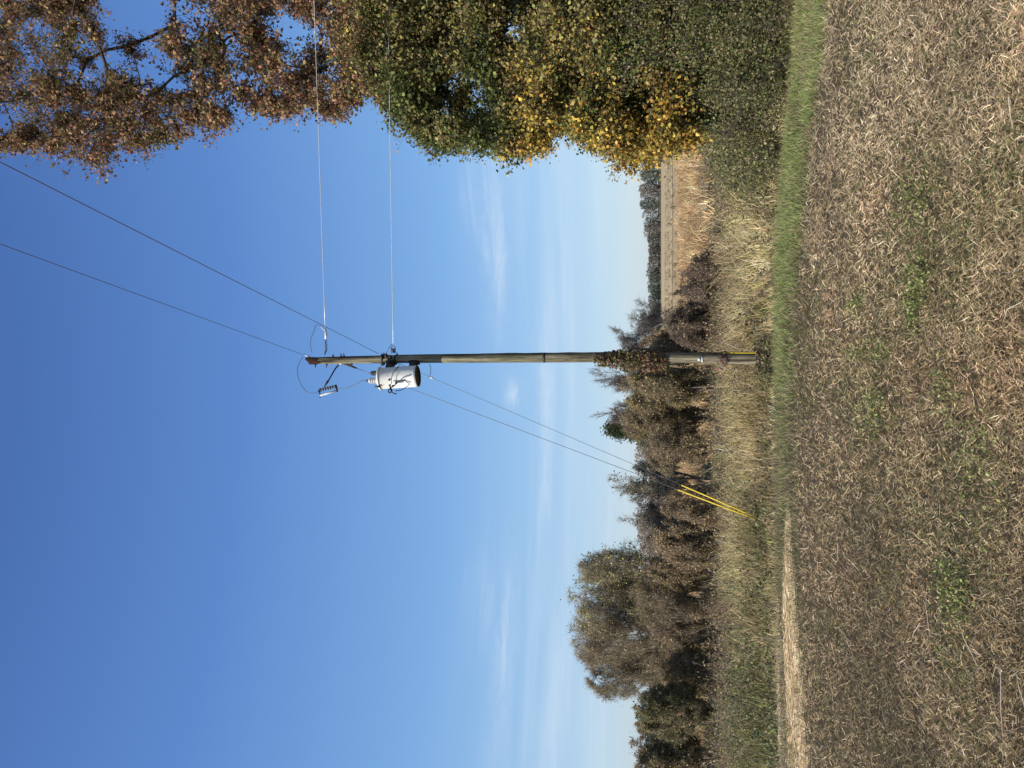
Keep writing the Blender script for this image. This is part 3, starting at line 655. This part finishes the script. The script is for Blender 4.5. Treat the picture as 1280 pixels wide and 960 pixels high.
big_tree('yellow_tree', 'lower tree turning golden yellow with its leaves hanging against the far field', (8.6, 14.2), (7.6, 13.9, 4.6), .16, cl, .072, pal_mix, nsub=29, nleaf=24)
# bushes that close the foot of the trees
def hedge(name, label, xr, Yr, zr, n, pal, sz, nl, cut):
    out = []
    base = ((xr[0]+xr[1])/2, (Yr[0]+Yr[1])/2)
    b0 = Vector((*base, gzf(*base))); root = empty(name, b0); tag(root, label, 'bush')
    lm = MB(); bm_ = MB(); st = 0
    cs = []
    while len(cs) < n and st < 9000:
        st += 1; x_ = rnd.uniform(*xr); y_ = rnd.uniform(*Yr); g = gzf(x_, y_); z_ = g+rnd.uniform(*zr)
        if y_ < float(edge_out(x_))+.25 or not cut(x_, y_, z_-g): continue
        cs.append((x_, y_, z_))
    for c in cs:
        r_ = rnd.uniform(.28, .5); ns = 16; u = unit(RNG.normal(size=(ns, 3))); sub = np.array(c)+u*r_*RNG.random((ns, 1))**.5
        g0 = np.array((c[0]+rnd.uniform(-.2, .2), c[1]+rnd.uniform(-.2, .2), gzf(c[0], c[1])-.05))
        segs_to(bm_, [g0], [np.array(c)], [.012], [.006], 4, (.12,.10,.08)); segs_to(bm_, np.repeat([c], ns, 0), sub, np.full(ns, .005), np.full(ns, .003), 3, (.13,.11,.09))
        P = np.repeat(sub, nl, 0)+RNG.normal(size=(ns*nl, 3))*.12
        P[:, 2] = np.maximum(P[:, 2], gz(P[:, 0], P[:, 1])+.02)
        cc = pick(pal, len(P))*(.75+.5*rnd.random())
        leaves(lm, P, sz*(.4+.9*RNG.random(len(P))), cc, .4)
    bm_.build('branches', M_bark, root); lm.build('leaves', M_leaf, root); return root
GR2 = [(.12,.14,.045),(.16,.18,.055),(.21,.20,.08),(.29,.21,.12),(.09,.11,.04)]
hedge('green_bush', 'tangled green bush under the oak at the right edge of the view', (5.2, 10.0), (8.0, 13.4), (.1, 2.4), 170, GR2, .045, 30, lambda x, y, z: y < edge_out(x)+4.2 and z < .35+1.0*(y-edge_out(x)))
hedge('green_bush', 'low leafy green bush in front of the blue ditch water', (3.0, 6.6), (10.6, 15.6), (.05, 1.15), 190, [(.13,.16,.05),(.18,.18,.07),(.10,.13,.04),(.24,.20,.10),(.3,.25,.14)], .042, 28, lambda x, y, z: z < min(.92*sm(x/y, .20, .36)+.05, .2+.7*(y-edge_out(x))) and x/y > .2)
hedge('green_bush', 'dark shaded green bush filling the gap below the yellow tree', (5.2, 11), (12.8, 17.5), (.2, 2.8), 130, GR2, .06, 22, lambda x, y, z: x/y > .35)

# ------------------------------------------------------------------ weeds on the mown field
def weed(x_, y_, r_, n, label, pal=((.22,.27,.07),(.33,.36,.11),(.45,.43,.17),(.12,.15,.05)), sz=.020):
    rr = ray(x_, y_); t = -H/rr[2]; cx, cy = rr[0]*t, rr[1]*t
    root = empty('weed_clump', (cx, cy, gzf(cx, cy))); tag(root, label, 'weed', 'green weeds on the mown field')
    P = np.stack([cx+RNG.normal(size=n)*r_[0]*.85, cy+RNG.normal(size=n)*r_[1]*.85, np.zeros(n)], 1); P[:, 2] = gz(P[:, 0], P[:, 1])+.02
    mb = MB(); hh = .02+.06*RNG.random(n)
    tops = P+np.stack([RNG.normal(size=n)*.02, RNG.normal(size=n)*.02, hh], 1)
    segs_to(mb, P, tops, np.full(n, .0016), np.full(n, .001), 3, (.12,.14,.05)); tag(mb.build('stem', M_green, root), kind='stuff')
    mb = MB(); Q = np.repeat(tops, 3, 0)+RNG.normal(size=(n*3, 3))*.014
    leaves(mb, Q, sz*(.6+.8*RNG.random(len(Q))), pick(pal, len(Q)), 1.0, .3, .6); mb.build('leaves', M_leaf, root)
for args in (
 (1160,235,(.22,.25),150,'scattered green weeds nearest the right edge of the view'),
 (1158,350,(.12,.16),210,'bright yellow green weed clump in the middle of the field'),
 (1150,388,(.10,.10),130,'dark green weed tuft directly beside the bright yellow green clump'),
 (1078,378,(.08,.22),90,'small dark green weed tuft nearest to the pole'),
 (1090,438,(.06,.5),120,'thin line of yellowish weeds running towards the pole base'),
 (1095,512,(.18,.24),170,'green weed tuft straight out from the left side of the pole'),
 (1204,735,(.15,.16),190,'round dark hearted weed tuft on the left half of the field'),
 (1190,485,(.12,.12),70,'tiny pale weed sprig close to the camera'),
 (1240,590,(.30,.2),120,'loose patch of dull green weeds low in the foreground')):
    weed(*args)

# ------------------------------------------------------------------ utility pole
YP = 13.5
M_pole, N, L, b = mat('weathered_pole_wood', .85, .2)
v = scaled(N, L, (9, 9, .45)); f1 = noise(N, L, 1.8, 12, v, .75)
v2 = scaled(N, L, (1.2, 1.2, .8)); f2 = noise(N, L, 1.5, 5, v2)
v3 = scaled(N, L, (34, 34, 1.3)); f3 = noise(N, L, 1.0, 4, v3)
c1 = ramp(N, L, f1, [(.34, (.025,.02,.014)), (.44, (.12,.105,.078)), (.56, (.27,.245,.185)), (.70, (.44,.40,.31))])
c2 = ramp(N, L, f2, [(.35, (.62,.66,.52)), (.65, (1.1,1.05,.95))])
x1 = N.new('ShaderNodeMixRGB'); x1.blend_type = 'MULTIPLY'; x1.inputs[0].default_value = 1; L.new(c1, x1.inputs[1]); L.new(c2, x1.inputs[2])
x3 = N.new('ShaderNodeMixRGB'); x3.blend_type = 'MULTIPLY'; x3.inputs[0].default_value = .7; L.new(x1.outputs[0], x3.inputs[1]); L.new(ramp(N, L, f3, [(.40, (.16,.14,.12)), (.47, (1,1,1))]), x3.inputs[2])
L.new(x3.outputs[0], b.inputs['Base Color']); bump(N, L, b, f3, .9, .01)
M_char, N, L, b = mat('rotten_pole_top', .9, .15)
f1 = noise(N, L, 18, 8, scaled(N, L, (1, 1, .4)), .7); L.new(ramp(N, L, f1, [(.35, (.012,.008,.007)), (.6, (.05,.022,.016)), (.8, (.16,.10,.075))]), b.inputs['Base Color']); bump(N, L, b, f1, 1, .02)
def simple(name, col, rough=.6, metal=0, spec=.4, var=.2, sc=12):
    m, N, L, b = mat(name, rough, spec, metal)
    f = noise(N, L, sc, 6, scaled(N, L, (1, 1, 1)), .65)
    L.new(ramp(N, L, f, [(.3, tuple(c*(1-var) for c in col)), (.7, tuple(min(1, c*(1+var)) for c in col))]), b.inputs['Base Color'])
    return m
M_steel = simple('galvanised_steel', (.42,.43,.44), .45, .7)
M_dark = simple('dark_iron', (.05,.048,.045), .6, .3)
M_black = simple('black_cable', (.015,.015,.016), .5)
M_alu = simple('aluminium_wire', (.80,.80,.80), .4, .25)
M_wire = simple('weathered_wire', (.13,.13,.135), .5, .4)
M_white = simple('pale_porcelain', (.62,.60,.57), .25, 0, .5, .08)
M_poly = simple('grey_polymer', (.10,.10,.11), .5)
M_yel = simple('yellow_plastic', (.72,.52,.04), .5, 0, .35, .22, 5)
M_tag = simple('white_tag', (.75,.74,.70), .5, 0, .4, .05)
M_copper = simple('brown_copper', (.16,.09,.05), .5, .5)

ctr = [(384,451.2),(430,450.2),(500,449),(556,448.2),(640,447.2),(740,446.6),(850,447.2),(927,448.2),(975,448.6)]
wid_ = [8.6,9.3,10.2,10.9,11.6,12.4,13.4,14.2,15.0]
pts = [W(x_, y_, YP) for x_, y_ in ctr]
rad = [w_*.5*(YP/ray(x_, y_)[1])/F for (x_, y_), w_ in zip(ctr, wid_)]
pts.append(pts[-1]+Vector((0, 0, -.6))); rad.append(rad[-1])
zs = np.array([p_.z for p_ in pts])[::-1]; xs_ = np.array([p_.x for p_ in pts])[::-1]; rs_ = np.array(rad)[::-1]
def pole_at(z): return Vector((float(np.interp(z, zs, xs_)), YP, z)), float(np.interp(z, zs, rs_))
base = Vector((pts[-2].x, YP, gzf(pts[-2].x, YP)))
pole = empty('utility_pole', base); tag(pole, 'weathered grey wooden utility pole rising from the grass, dark at its top', 'utility pole')
ZT = pts[0].z
mb = MB(); sd = 20; zz = np.linspace(base.z-.5, ZT-.10, 60)
prof = []
for z_ in zz:
    c_, r_ = pole_at(z_); prof.append([(c_.x+r_*(1+.03*math.sin(3*a+z_*1.1)+.02*math.sin(7*a-z_*.6))*math.cos(a), c_.y+r_*(1+.03*math.sin(3*a+z_*1.1))*math.sin(a), z_) for a in np.arange(sd)*2*math.pi/sd])
v_ = np.array(prof).reshape(-1, 3); q_ = [[i*sd+k, i*sd+(k+1) % sd, (i+1)*sd+(k+1) % sd, (i+1)*sd+k] for i in range(59) for k in range(sd)]
mb.add(v_, q_); mb.build('shaft', M_pole, pole, True)
mb = MB(); c_, r_ = pole_at(ZT-.10)         # rotten, slanting top
ring0 = [(c_.x+r_*1.07*math.cos(a), YP+r_*1.07*math.sin(a), ZT-.17-.13*max(0, math.cos(a+1.9))*(1+.35*math.sin(5*a))) for a in np.arange(sd)*2*math.pi/sd]
ring1 = [(c_.x+r_*1.06*math.cos(a), YP+r_*1.06*math.sin(a), ZT-.02+.05*math.cos(a)+.012*math.sin(4*a)) for a in np.arange(sd)*2*math.pi/sd]
ring2 = [(c_.x+r_*.55*math.cos(a), YP+r_*.55*math.sin(a), ZT-.015+.03*math.cos(a)) for a in np.arange(sd)*2*math.pi/sd]
mb.add(ring0+ring1+ring2+[(c_.x, YP, ZT-.05)], [[i*sd+k, i*sd+(k+1) % sd, (i+1)*sd+(k+1) % sd, (i+1)*sd+k] for i in range(2) for k in range(sd)], [[2*sd+k, 2*sd+(k+1) % sd, 3*sd] for k in range(sd)])
mb.build('rotten_top', M_char, pole)
def zof(x_): return W(x_, 448, YP).z
def bolt(x_, side, length=.06, r_=.010, name='bolt'):
    c_, rr = pole_at(zof(x_)); s = Vector((side, -.25, 0)).normalized(); mb = MB()
    tube(mb, [c_+s*(rr-.02), c_+s*(rr+length)], r_, 8); lathe(mb, c_+s*(rr+.004), s, [(0, 0), (0, .024), (.014, .024), (.014, 0)], 6)
    return mb.build(name, M_dark, pole)
for x_, s_ in ((395,-1),(409,-1),(417,1),(427,1),(430.5,1),(440,-1),(484,1),(497,1)): bolt(x_, s_, .05+.03*rnd.random())
c_, rr = pole_at(zof(680)); mb = MB(); lathe(mb, c_-Vector((0, 0, .03)), (0, 0, 1), [(0, rr), (0, rr+.006), (.045, rr+.006), (.045, rr)], 24); mb.build('steel_band', M_dark, pole)
# earth wire stapled down the right side and its yellow guard at the foot
mb = MB(); pts_ = []
for x_ in np.linspace(500, 905, 24):
    c_, rr = pole_at(zof(x_)); pts_.append(c_+Vector((rr*.97, -rr*.35, 0))+Vector((rnd.uniform(-.004, .004), 0, 0)))
tube(mb, pts_, .005, 6); mb.build('earth_wire', M_copper, pole)
mb = MB(); pts_ = []
for x_ in np.linspace(903, 956, 5):
    c_, rr = pole_at(zof(x_)); pts_.append(c_+Vector((rr*.96, -rr*.42, 0)))
tube(mb, pts_, .014, 8); mb.build('wire_guard', M_yel, pole)
# two small white number tags
for i, (x_, y_) in enumerate(((872.5,449.5),(876.2,449.5))):
    c_, rr = pole_at(zof(x_)); o_ = Vector((-.01, -1, 0)).normalized(); mb = MB()
    p_ = W(x_+1, y_, YP); box(mb, (p_.x, YP-rr-.004, p_.z), ((1, 0, 0), (0, 0, 1)), (.055, .008, .045) if i == 0 else (.10, .008, .022)); mb.build('tag', M_tag, pole)

# ------------------------------------------------------------------ transformer
zc0, zc1 = W(520, 470, 13.2).z, W(474, 470, 13.2).z
tcx = W(495, 471.5, 13.22).x; tcy = 13.22; TR = .208
tr_root = empty('transformer', (tcx, tcy, zc0)); tag(tr_root, 'white cylindrical transformer hung on the left side of the pole', 'transformer')
M_tank, N, L, b = mat('pale_tank_paint', .38, .45)
f1 = noise(N, L, 3, 6, scaled(N, L, (6, 6, 1)), .7); f2 = noise(N, L, 30, 3, scaled(N, L, (1, 1, 1)))
cc = ramp(N, L, f1, [(.3, (.76,.74,.69)), (.6, (.86,.85,.81))]); x1 = N.new('ShaderNodeMixRGB'); x1.blend_type = 'MULTIPLY'; x1.inputs[0].default_value = .25
L.new(cc, x1.inputs[1]); L.new(ramp(N, L, f2, [(.38, (.5,.36,.25)), (.46, (1,1,1))]), x1.inputs[2]); L.new(x1.outputs[0], b.inputs['Base Color'])
hT = zc1-zc0; ax = Vector((-.065, -.085, 1)).normalized(); b0 = Vector((tcx+.02, tcy+.03, zc0))
mb = MB(); lathe(mb, b0, ax, [(0.0, .001), (0.0, TR*.93), (-.018, TR*.95), (-.018, TR*1.0), (.03, TR*1.0), (.035, TR), (hT*.5, TR), (hT*.93, TR), (hT*.94, TR*1.02)], 36)
mb.build('tank', M_tank, tr_root, True).data.shade_flat()
for p_ in tr_root.children[0].data.polygons: p_.use_smooth = abs(p_.normal.z) < .5
mb = MB(); lathe(mb, b0+ax*hT*.94, ax, [(0, TR*1.02), (0, TR*1.09), (.022, TR*1.10), (.035, TR*1.06), (.06, TR*.75), (.075, .001)], 36); mb.build('lid', M_tank, tr_root)
mb = MB(); lathe(mb, b0+Vector((0, 0, -.0185)), ax, [(0, TR*1.0), (-.012, TR*.97), (-.012, TR*.90), (.012, TR*.89), (.013, .001)], 32); mb.build('base_ring', M_dark, tr_root)
# lid clamp
mb = MB(); pc = b0+ax*(hT*.95)+Vector((-TR*.75, -TR*.85, 0)); box(mb, pc, ((0, 0, 1), (1, 0, 0)), (.10, .035, .03)); tube(mb, [pc+Vector((0, 0, .05)), pc+Vector((-.01, -.01, -.09))], .008, 6); mb.build('lid_clamp', M_dark, tr_root)
# HV bushing with sheds
top = b0+ax*(hT*.94+.05)
pb = top+Vector((-.03, -.02, 0)); mb = MB(); pf = [(0, .045)]
for k in range(4): pf += [(.03+k*.04, .036), (.035+k*.04, .062), (.05+k*.04, .060), (.056+k*.04, .034)]
pf += [(.20, .03), (.215, .001)]
lathe(mb, pb, ax, pf, 16); mb.build('high_voltage_bushing', M_white, tr_root)
mb = MB(); lathe(mb, pb+ax*.20, ax, [(0, .02), (.03, .022), (.05, .012), (.055, .001)], 10); mb.build('terminal', M_dark, tr_root)
# arrester, black
pa = top+Vector((.115, .0, -.01)); mb = MB(); pf = [(0, .02)]
for k in range(5): pf += [(.03+k*.028, .026), (.034+k*.028, .05), (.042+k*.028, .048), (.046+k*.028, .025)]
pf += [(.19, .02), (.195, .001)]
lathe(mb, pa, ax, pf, 14); mb.build('surge_arrester', M_poly, tr_root)
# brackets to pole
for hz_ in (.16, .80):
    z_ = zc0+hT*hz_; c_, rr = pole_at(z_); t_ = Vector((tcx, tcy, z_)); d_ = (Vector((c_.x, c_.y, z_))-t_); d_.z = 0; n_ = d_.normalized(); mb = MB()
    box(mb, t_+n_*(TR+(d_.length-rr-TR)/2), (n_, (0, 0, 1)), (max(.05, d_.length-rr-TR+.03), .10, .14)); box(mb, c_-n_*(rr+.012), ((0, 0, 1), n_), (.22, .10, .02)); mb.build('hanger_bracket', M_dark, tr_root)
# low voltage bushings and black service leads
for k, (ox, oz) in enumerate(((-.09, .34), (-.14, .42), (-.04, .47))):
    s_ = b0+Vector((ox-.02, -math.sqrt(max(.001, TR**2-ox**2))*.99, oz)); n_ = (s_-b0); n_.z = 0; n_.normalize(); mb = MB()
    lathe(mb, s_-n_*.01, n_, [(0, .03), (.02, .032), (.03, .024), (.07, .02), (.075, .001)], 12); mb.build('low_voltage_bushing', M_poly, tr_root)
def cable(name, px, rad_, m, parent=None, Y=None, sub=6):
    P = [Vector(p_) if len(p_) == 3 and not isinstance(p_, tuple) else W(*p_) for p_ in px]
    out = []
    for i in range(len(P)-1):
        p0, p1, p2, p3 = P[max(0, i-1)], P[i], P[i+1], P[min(len(P)-1, i+2)]
        for k in range(sub):
            t = k/sub; out.append(.5*((2*p1)+(p2-p0)*t+(2*p0-5*p1+4*p2-p3)*t*t+(3*p1-p0-3*p2+p3)*t**3))
    out.append(P[-1]); mb = MB(); tube(mb, out, rad_, 6, True); return mb.build(name, m, parent, True)
FY = 12.96
cable('service_lead', [(486,481,FY),(490,488,FY-.06),(487,491,FY-.08),(485.5,488,FY-.05),(489,484,FY-.03),(494,481,FY),(499,476.5,FY),(507,474.5,FY)], .011, M_black, tr_root)
cable('service_lead', [(488,480,FY),(488,486,FY-.06),(491,491,FY-.1),(496,492.5,FY-.08)], .011, M_black, tr_root)
cable('service_lead', [(494,488.5,FY-.05),(500,488,FY),(506,485.5,13.05),(508,483,13.2)], .008, M_black, tr_root)
cable('lid_lead', [(489.5,480,12.96),(489.5,472,12.94),(492,465,12.99),(497,459,13.1),(500,456,13.25)], .006, M_black, tr_root)
# clutter of hardware on the pole face by the transformer
hw = empty('pole_hardware', pole_at(zof(487))[0]); tag(hw, 'cluster of dark clamps and bolts between the transformer and the pole', 'pole hardware')
for k in range(9):
    x_ = rnd.uniform(479, 500); c_, rr = pole_at(zof(x_)); a_ = rnd.uniform(-2.9, -.5); d_ = Vector((math.cos(a_), math.sin(a_), 0)); mb = MB()
    box(mb, c_+d_*(rr+.02), (d_, (0, 0, 1)), (rnd.uniform(.05, .09), rnd.uniform(.03, .06), rnd.uniform(.03, .08))); tube(mb, [c_+d_*rr, c_+d_*(rr+.09)], .009, 6); mb.build('clamp', M_dark, hw)
for k in range(3):
    x_ = 480+k*8; c_, rr = pole_at(zof(x_)); mb = MB(); lathe(mb, c_, (0, 0, 1), [(0, rr), (0, rr+.012), (.03, rr+.012), (.03, rr)], 20); mb.build('strap', M_dark, hw)

# ------------------------------------------------------------------ fuse cutout on its arm
fc = empty('fuse_cutout', W(410, 488, 13.3)); tag(fc, 'grey fuse cutout at the end of a thin arm near the pole top', 'fuse cutout')
mb = MB(); tube(mb, [W(424,455,YP), W(419,461,13.45), W(411,475,13.35), W(409.5,477,13.33), W(405,484,13.3)], [.016,.016,.014,.024,.014], 8); mb.build('arm', M_dark, fc)
mb = MB(); tube(mb, [W(422,454.5,YP), W(430,454.5,YP)], .022, 8); mb.build('arm_plate', M_steel, fc)
pA, pB = W(400,487.5,13.3), W(421,482.5,13.3); mb = MB(); dA = (pB-pA).normalized(); pf = []
for k in range(7):
    t_ = (pB-pA).length*k/7; pf += [(t_, .018), (t_+.012, .036), (t_+.022, .034), (t_+.03, .018)]
lathe(mb, pA, dA, pf, 12); mb.build('insulator', M_poly, fc)
mb = MB(); tube(mb, [W(400,494.5,13.24), W(420.5,488.5,13.24)], .018, 10); mb.build('fuse_tube', M_white, fc)
mb = MB(); tube(mb, [W(399.5,486,13.3), W(400,497,13.24)], .014, 8); tube(mb, [W(398.8,490,13.27), W(397.8,488,13.27)], .012, 6); mb.build('top_contact', M_dark, fc)
mb = MB(); tube(mb, [W(420,481.5,13.3), W(421.5,489.5,13.24)], .020, 8); mb.build('hinge', M_dark, fc)

# ------------------------------------------------------------------ conductors, jumpers and insulators
def line_obj(name, p0, p1, rad_, m, label, sag=0.0, cat='wire', n=40, group=None):
    P = []
    for i in range(n+1):
        t = i/n; q_ = Vector(p0).lerp(Vector(p1), t); q_.z -= sag*4*t*(1-t); P.append(q_)
    mb = MB(); tube(mb, P, rad_, 6); return tag(mb.build(name, m, None, True), label, cat, group)
def extend(a_, b_, k): return Vector(a_)+(Vector(b_)-Vector(a_))*k
top_p = W(379, 443.5, 13.42)
r0 = ray(0, 305); t0 = (top_p.z+.0-H)/r0[2]; far_p = Vector((r0[0]*t0, r0[1]*t0, top_p.z))
line_obj('power_line', top_p, extend(top_p, far_p, 5.2), .0042, M_wire, 'dark overhead wire running from the pole top up over the viewer')
nt_p = W(473, 442, 13.42); r0 = ray(0, 202.5); t0 = (nt_p.z-H)/r0[2]; far_n = Vector((r0[0]*t0, r0[1]*t0, nt_p.z))
line_obj('power_line', nt_p, extend(nt_p, far_n, 4.2), .0048, M_wire, 'dark overhead wire meeting the pole at the transformer and passing over the viewer')
a_ = W(406.3, 407, 13.45); b_ = W(392.5, 0, 13.3)
line_obj('power_line', a_, extend(a_, b_, 3.2), .0062, M_alu, 'bright upper wire running level from the pole to the right trees')
a2 = W(491.5, 433, 13.45); b2 = W(485, 0, 13.3)
line_obj('power_line', a2, extend(a2, b2, 3.2), .0062, M_alu, 'bright lower wire running level from beside the transformer to the trees')
de = empty('dead_end_insulator', W(407, 438, 13.46)); tag(de, 'dark ribbed insulator holding the upper bright wire beside the pole top', 'insulator')
p0, p1 = W(407.6,438,13.46), W(407,424,13.45); d_ = p1-p0; mb = MB(); pf = []
for k in range(6):
    t_ = d_.length*k/6; pf += [(t_, .010), (t_+.006, .036), (t_+.014, .034), (t_+.018, .011)]
lathe(mb, p0, d_, pf, 12); mb.build('sheds', M_poly, de)
mb = MB(); tube(mb, [W(405.5,444,13.45), p0, W(407.8,440,13.46)], .014, 8); mb.build('eye_bolt', M_dark, de)
mb = MB(); tube(mb, [p1, W(407.5,419,13.45), W(406.8,410,13.45)], [.016,.028,.014], 8); tube(mb, [W(407,414,13.45), W(401,408.5,13.43)], .010, 6); mb.build('strain_clamp', M_alu, de)
de = empty('dead_end_insulator', W(491, 438, 13.46)); tag(de, 'dark spool clamp holding the lower bright wire beside the transformer', 'insulator')
mb = MB(); lathe(mb, W(491,441,13.46), W(491,433,13.46)-W(491,441,13.46), [(0,.03),(.02,.045),(.04,.03),(.06,.045),(.08,.03),(.09,.001)], 12); mb.build('spool', M_poly, de)
mb = MB(); tube(mb, [W(489,442,13.46), W(489,435,13.46), W(491.5,431,13.46), W(494,435,13.46), W(494,442,13.46)], .009, 6); mb.build('clevis', M_dark, de)
tag(cable('jumper_wire', [(390,441,13.42),(388,432,13.4),(389,422,13.38),(393,413,13.38),(394,408,13.4),(397,406,13.42),(402,409,13.43),(405,411,13.44)], .0055, M_wire), 'short looping jumper wire right of the pole top', 'wire')
tag(cable('jumper_wire', [(379,446,13.42),(373,456,13.4),(372,467,13.35),(376,480,13.3),(384,490,13.27),(392,491.5,13.26),(399,489,13.27)], .0055, M_wire), 'wide looping jumper wire from the pole top to the fuse cutout', 'wire')
tag(cable('jumper_wire', [(421,485,13.27),(430,485.5,13.25),(439,483,13.23),(447,479,13.2),(454,475.5,13.2),(460,474.5,13.2)], .0055, M_wire), 'looping jumper wire from the fuse cutout to the transformer bushing', 'wire')
tag(cable('jumper_wire', [(483,441,13.4),(485.5,436,13.38),(489,431,13.4),(491,430,13.43)], .0055, M_wire), 'tiny jumper wire from the pole to the lower bright wire', 'wire')
tag(cable('jumper_wire', [(537,455,13.4),(538.5,462,13.42),(537.5,469,13.5),(535,472,13.6)], .005, M_wire), 'short wire hanging below the transformer from pole to guy', 'wire')
mb = MB(); tube(mb, [W(379.5,443,13.42), W(383,444.5,13.42), W(388,446,13.44)], [.012,.016,.012], 6)
tag(mb.build('wire_clamp', M_steel), 'small pale clamp fixing the topmost wire to the pole top', 'clamp')

# ------------------------------------------------------------------ guys with yellow guards
anc = W(960, 654, 13.95)
def guy(x0, y0, Y0, xg, yg, anchor_px, label, rad_=.0055):
    A = W(x0, y0, Y0); B = W(*anchor_px, 13.95)
    # point of the straight line A-B nearest to the guard's upper end
    root = empty('guy_wire', B); tag(root, label, 'guy wire', 'guy wires of the pole')
    mb = MB(); tube(mb, [A.lerp(B, k/12) for k in range(13)], rad_, 6); mb.build('strand', M_wire, root, True)
    t = 0.0; best = 9
    for k in range(400):
        q_ = A.lerp(B, k/400); px, _ = inv(np.array([q_])); 
        if abs(px[0]-xg) < best: best = abs(px[0]-xg); t = k/400
    G = A.lerp(B, t); off = Vector((0, -.012, 0)); mb = MB(); tube(mb, [G+off, G.lerp(B, .5)+off, G.lerp(B, .985)+off], .0135, 10); mb.build('guy_guard', M_yel, root, True)
    return A, B, root
A, B, g1 = guy(424, 452, 13.55, 847, 611, (956, 653.2), 'upper guy wire from near the pole top, ending in the lower left yellow guard')
mb = MB(); tube(mb, [A.lerp(B, .004), A.lerp(B, .025), A.lerp(B, .045)], [.02,.028,.014], 8); mb.build('guy_insulator', M_dark, g1)
A, B, g2 = guy(488, 450, 13.55, 852, 603.5, (956, 651.0), 'lower guy wire from behind the transformer, ending in the right hand yellow guard', .0045)
t = .118; mb = MB(); tube(mb, [A.lerp(B, .112), A.lerp(B, .118), A.lerp(B, .124)], [.012,.022,.012], 8); mb.build('guy_insulator', M_white, g2)

# ------------------------------------------------------------------ vines on the pole and weeds at its foot
def vine(label, xr, n, spread, pal, wts, stems, sz=.055, side=0.0, nm='climbing_vine'):
    c_, rr = pole_at(zof(xr[1])); root = empty(nm, (c_.x, c_.y-rr, c_.z)); tag(root, label, 'vine'); mb = MB()
    for s in range(stems):
        P = []; a0 = rnd.uniform(-2.6, -.6)
        for k in range(14):
            x_ = xr[1]+(xr[0]-xr[1])*k/13; c_, rr = pole_at(zof(x_)); a_ = a0+.35*math.sin(k*.9+s); P.append(c_+Vector((math.cos(a_), math.sin(a_), 0))*(rr+.008+.012*rnd.random()))
        tube(mb, P, .006, 5, True, (.20,.15,.10))
    tag(mb.build('stem', M_bark, root), kind='stuff')
    u = RNG.random(n)**.8; x_ = xr[0]+(xr[1]-xr[0])*u; env = np.interp(x_, spread[0], spread[1]); off = np.interp(x_, spread[0], spread[2])
    z_ = np.array([zof(q) for q in x_]); cx_ = np.interp(z_, zs, xs_); rr = np.interp(z_, zs, rs_); a_ = -math.pi/2+RNG.normal(size=n)*1.1
    d = rr+.02+env*RNG.random(n)
    P = np.stack([cx_+np.cos(a_)*d+off, YP+np.sin(a_)*d, z_], 1); m2 = MB(); leaves(m2, P, sz*(.6+.8*RNG.random(n)), pick(pal, n, wts), .3, .5)
    m2.build('leaves', M_leaf, root)
    return root
vine('vine with green, brown and red leaves wrapped round the middle of the pole', (742, 832), 1500, ([742,765,785,815,832], [.01,.04,.15,.12,.03], [-.05,-.04,-.04,-.06,-.08]),
     [(.13,.15,.05),(.20,.17,.08),(.15,.09,.06),(.24,.13,.09)], [4, 4, 4, 2], 4)
vine('patch of crimson vine leaves on the left face of the pole', (800, 832), 150, ([800,816,832], [.06,.12,.04], [-.05,-.09,-.07]), [(.40,.09,.10),(.32,.12,.11),(.45,.20,.18)], None, 1, .05)
vine('small tuft of red vine leaves low on the pole below the white tags', (896, 908), 70, ([896,908], [.04,.05], [-.06,-.04]), [(.42,.12,.12),(.10,.09,.10),(.30,.16,.12)], None, 1, .05)
vine('brown dead vine bundled round the foot of the pole', (943, 972), 900, ([943,955,972], [.12,.26,.28], [0,0,0]), [(.17,.12,.075),(.22,.16,.10),(.12,.09,.06),(.12,.13,.05)], None, 5, .045)
for (dx, dy, n_, lab) in ((-.15,-.30,60,'green weeds in front of the pole foot'),(-2.55,.1-.3,200,'dark green weeds round the lower end of the yellow guards')):
    cx, cy = (base.x+dx, YP+dy) if dx > -1 else (B.x+.0, B.y-.35)
    root = empty('weed_clump', (cx, cy, gzf(cx, cy))); tag(root, lab, 'weed')
    P = np.stack([cx+RNG.normal(size=n_)*.28, cy+RNG.normal(size=n_)*.16, np.zeros(n_)], 1); P[:, 2] = gz(P[:, 0], P[:, 1]); T = P+np.stack([RNG.normal(size=n_)*.04, RNG.normal(size=n_)*.04, .04+.11*RNG.random(n_)], 1)
    mb = MB(); segs_to(mb, P, T, np.full(n_, .003), np.full(n_, .002), 3, (.12,.14,.05)); tag(mb.build('stem', M_green, root), kind='stuff')
    mb = MB(); Q = np.repeat(T, 5, 0)+RNG.normal(size=(n_*5, 3))*.035; leaves(mb, Q, .045*(.6+.8*RNG.random(len(Q))), pick([(.11,.14,.045),(.15,.17,.06),(.22,.21,.09),(.25,.20,.12)], len(Q)), .8); mb.build('leaves', M_leaf, root)
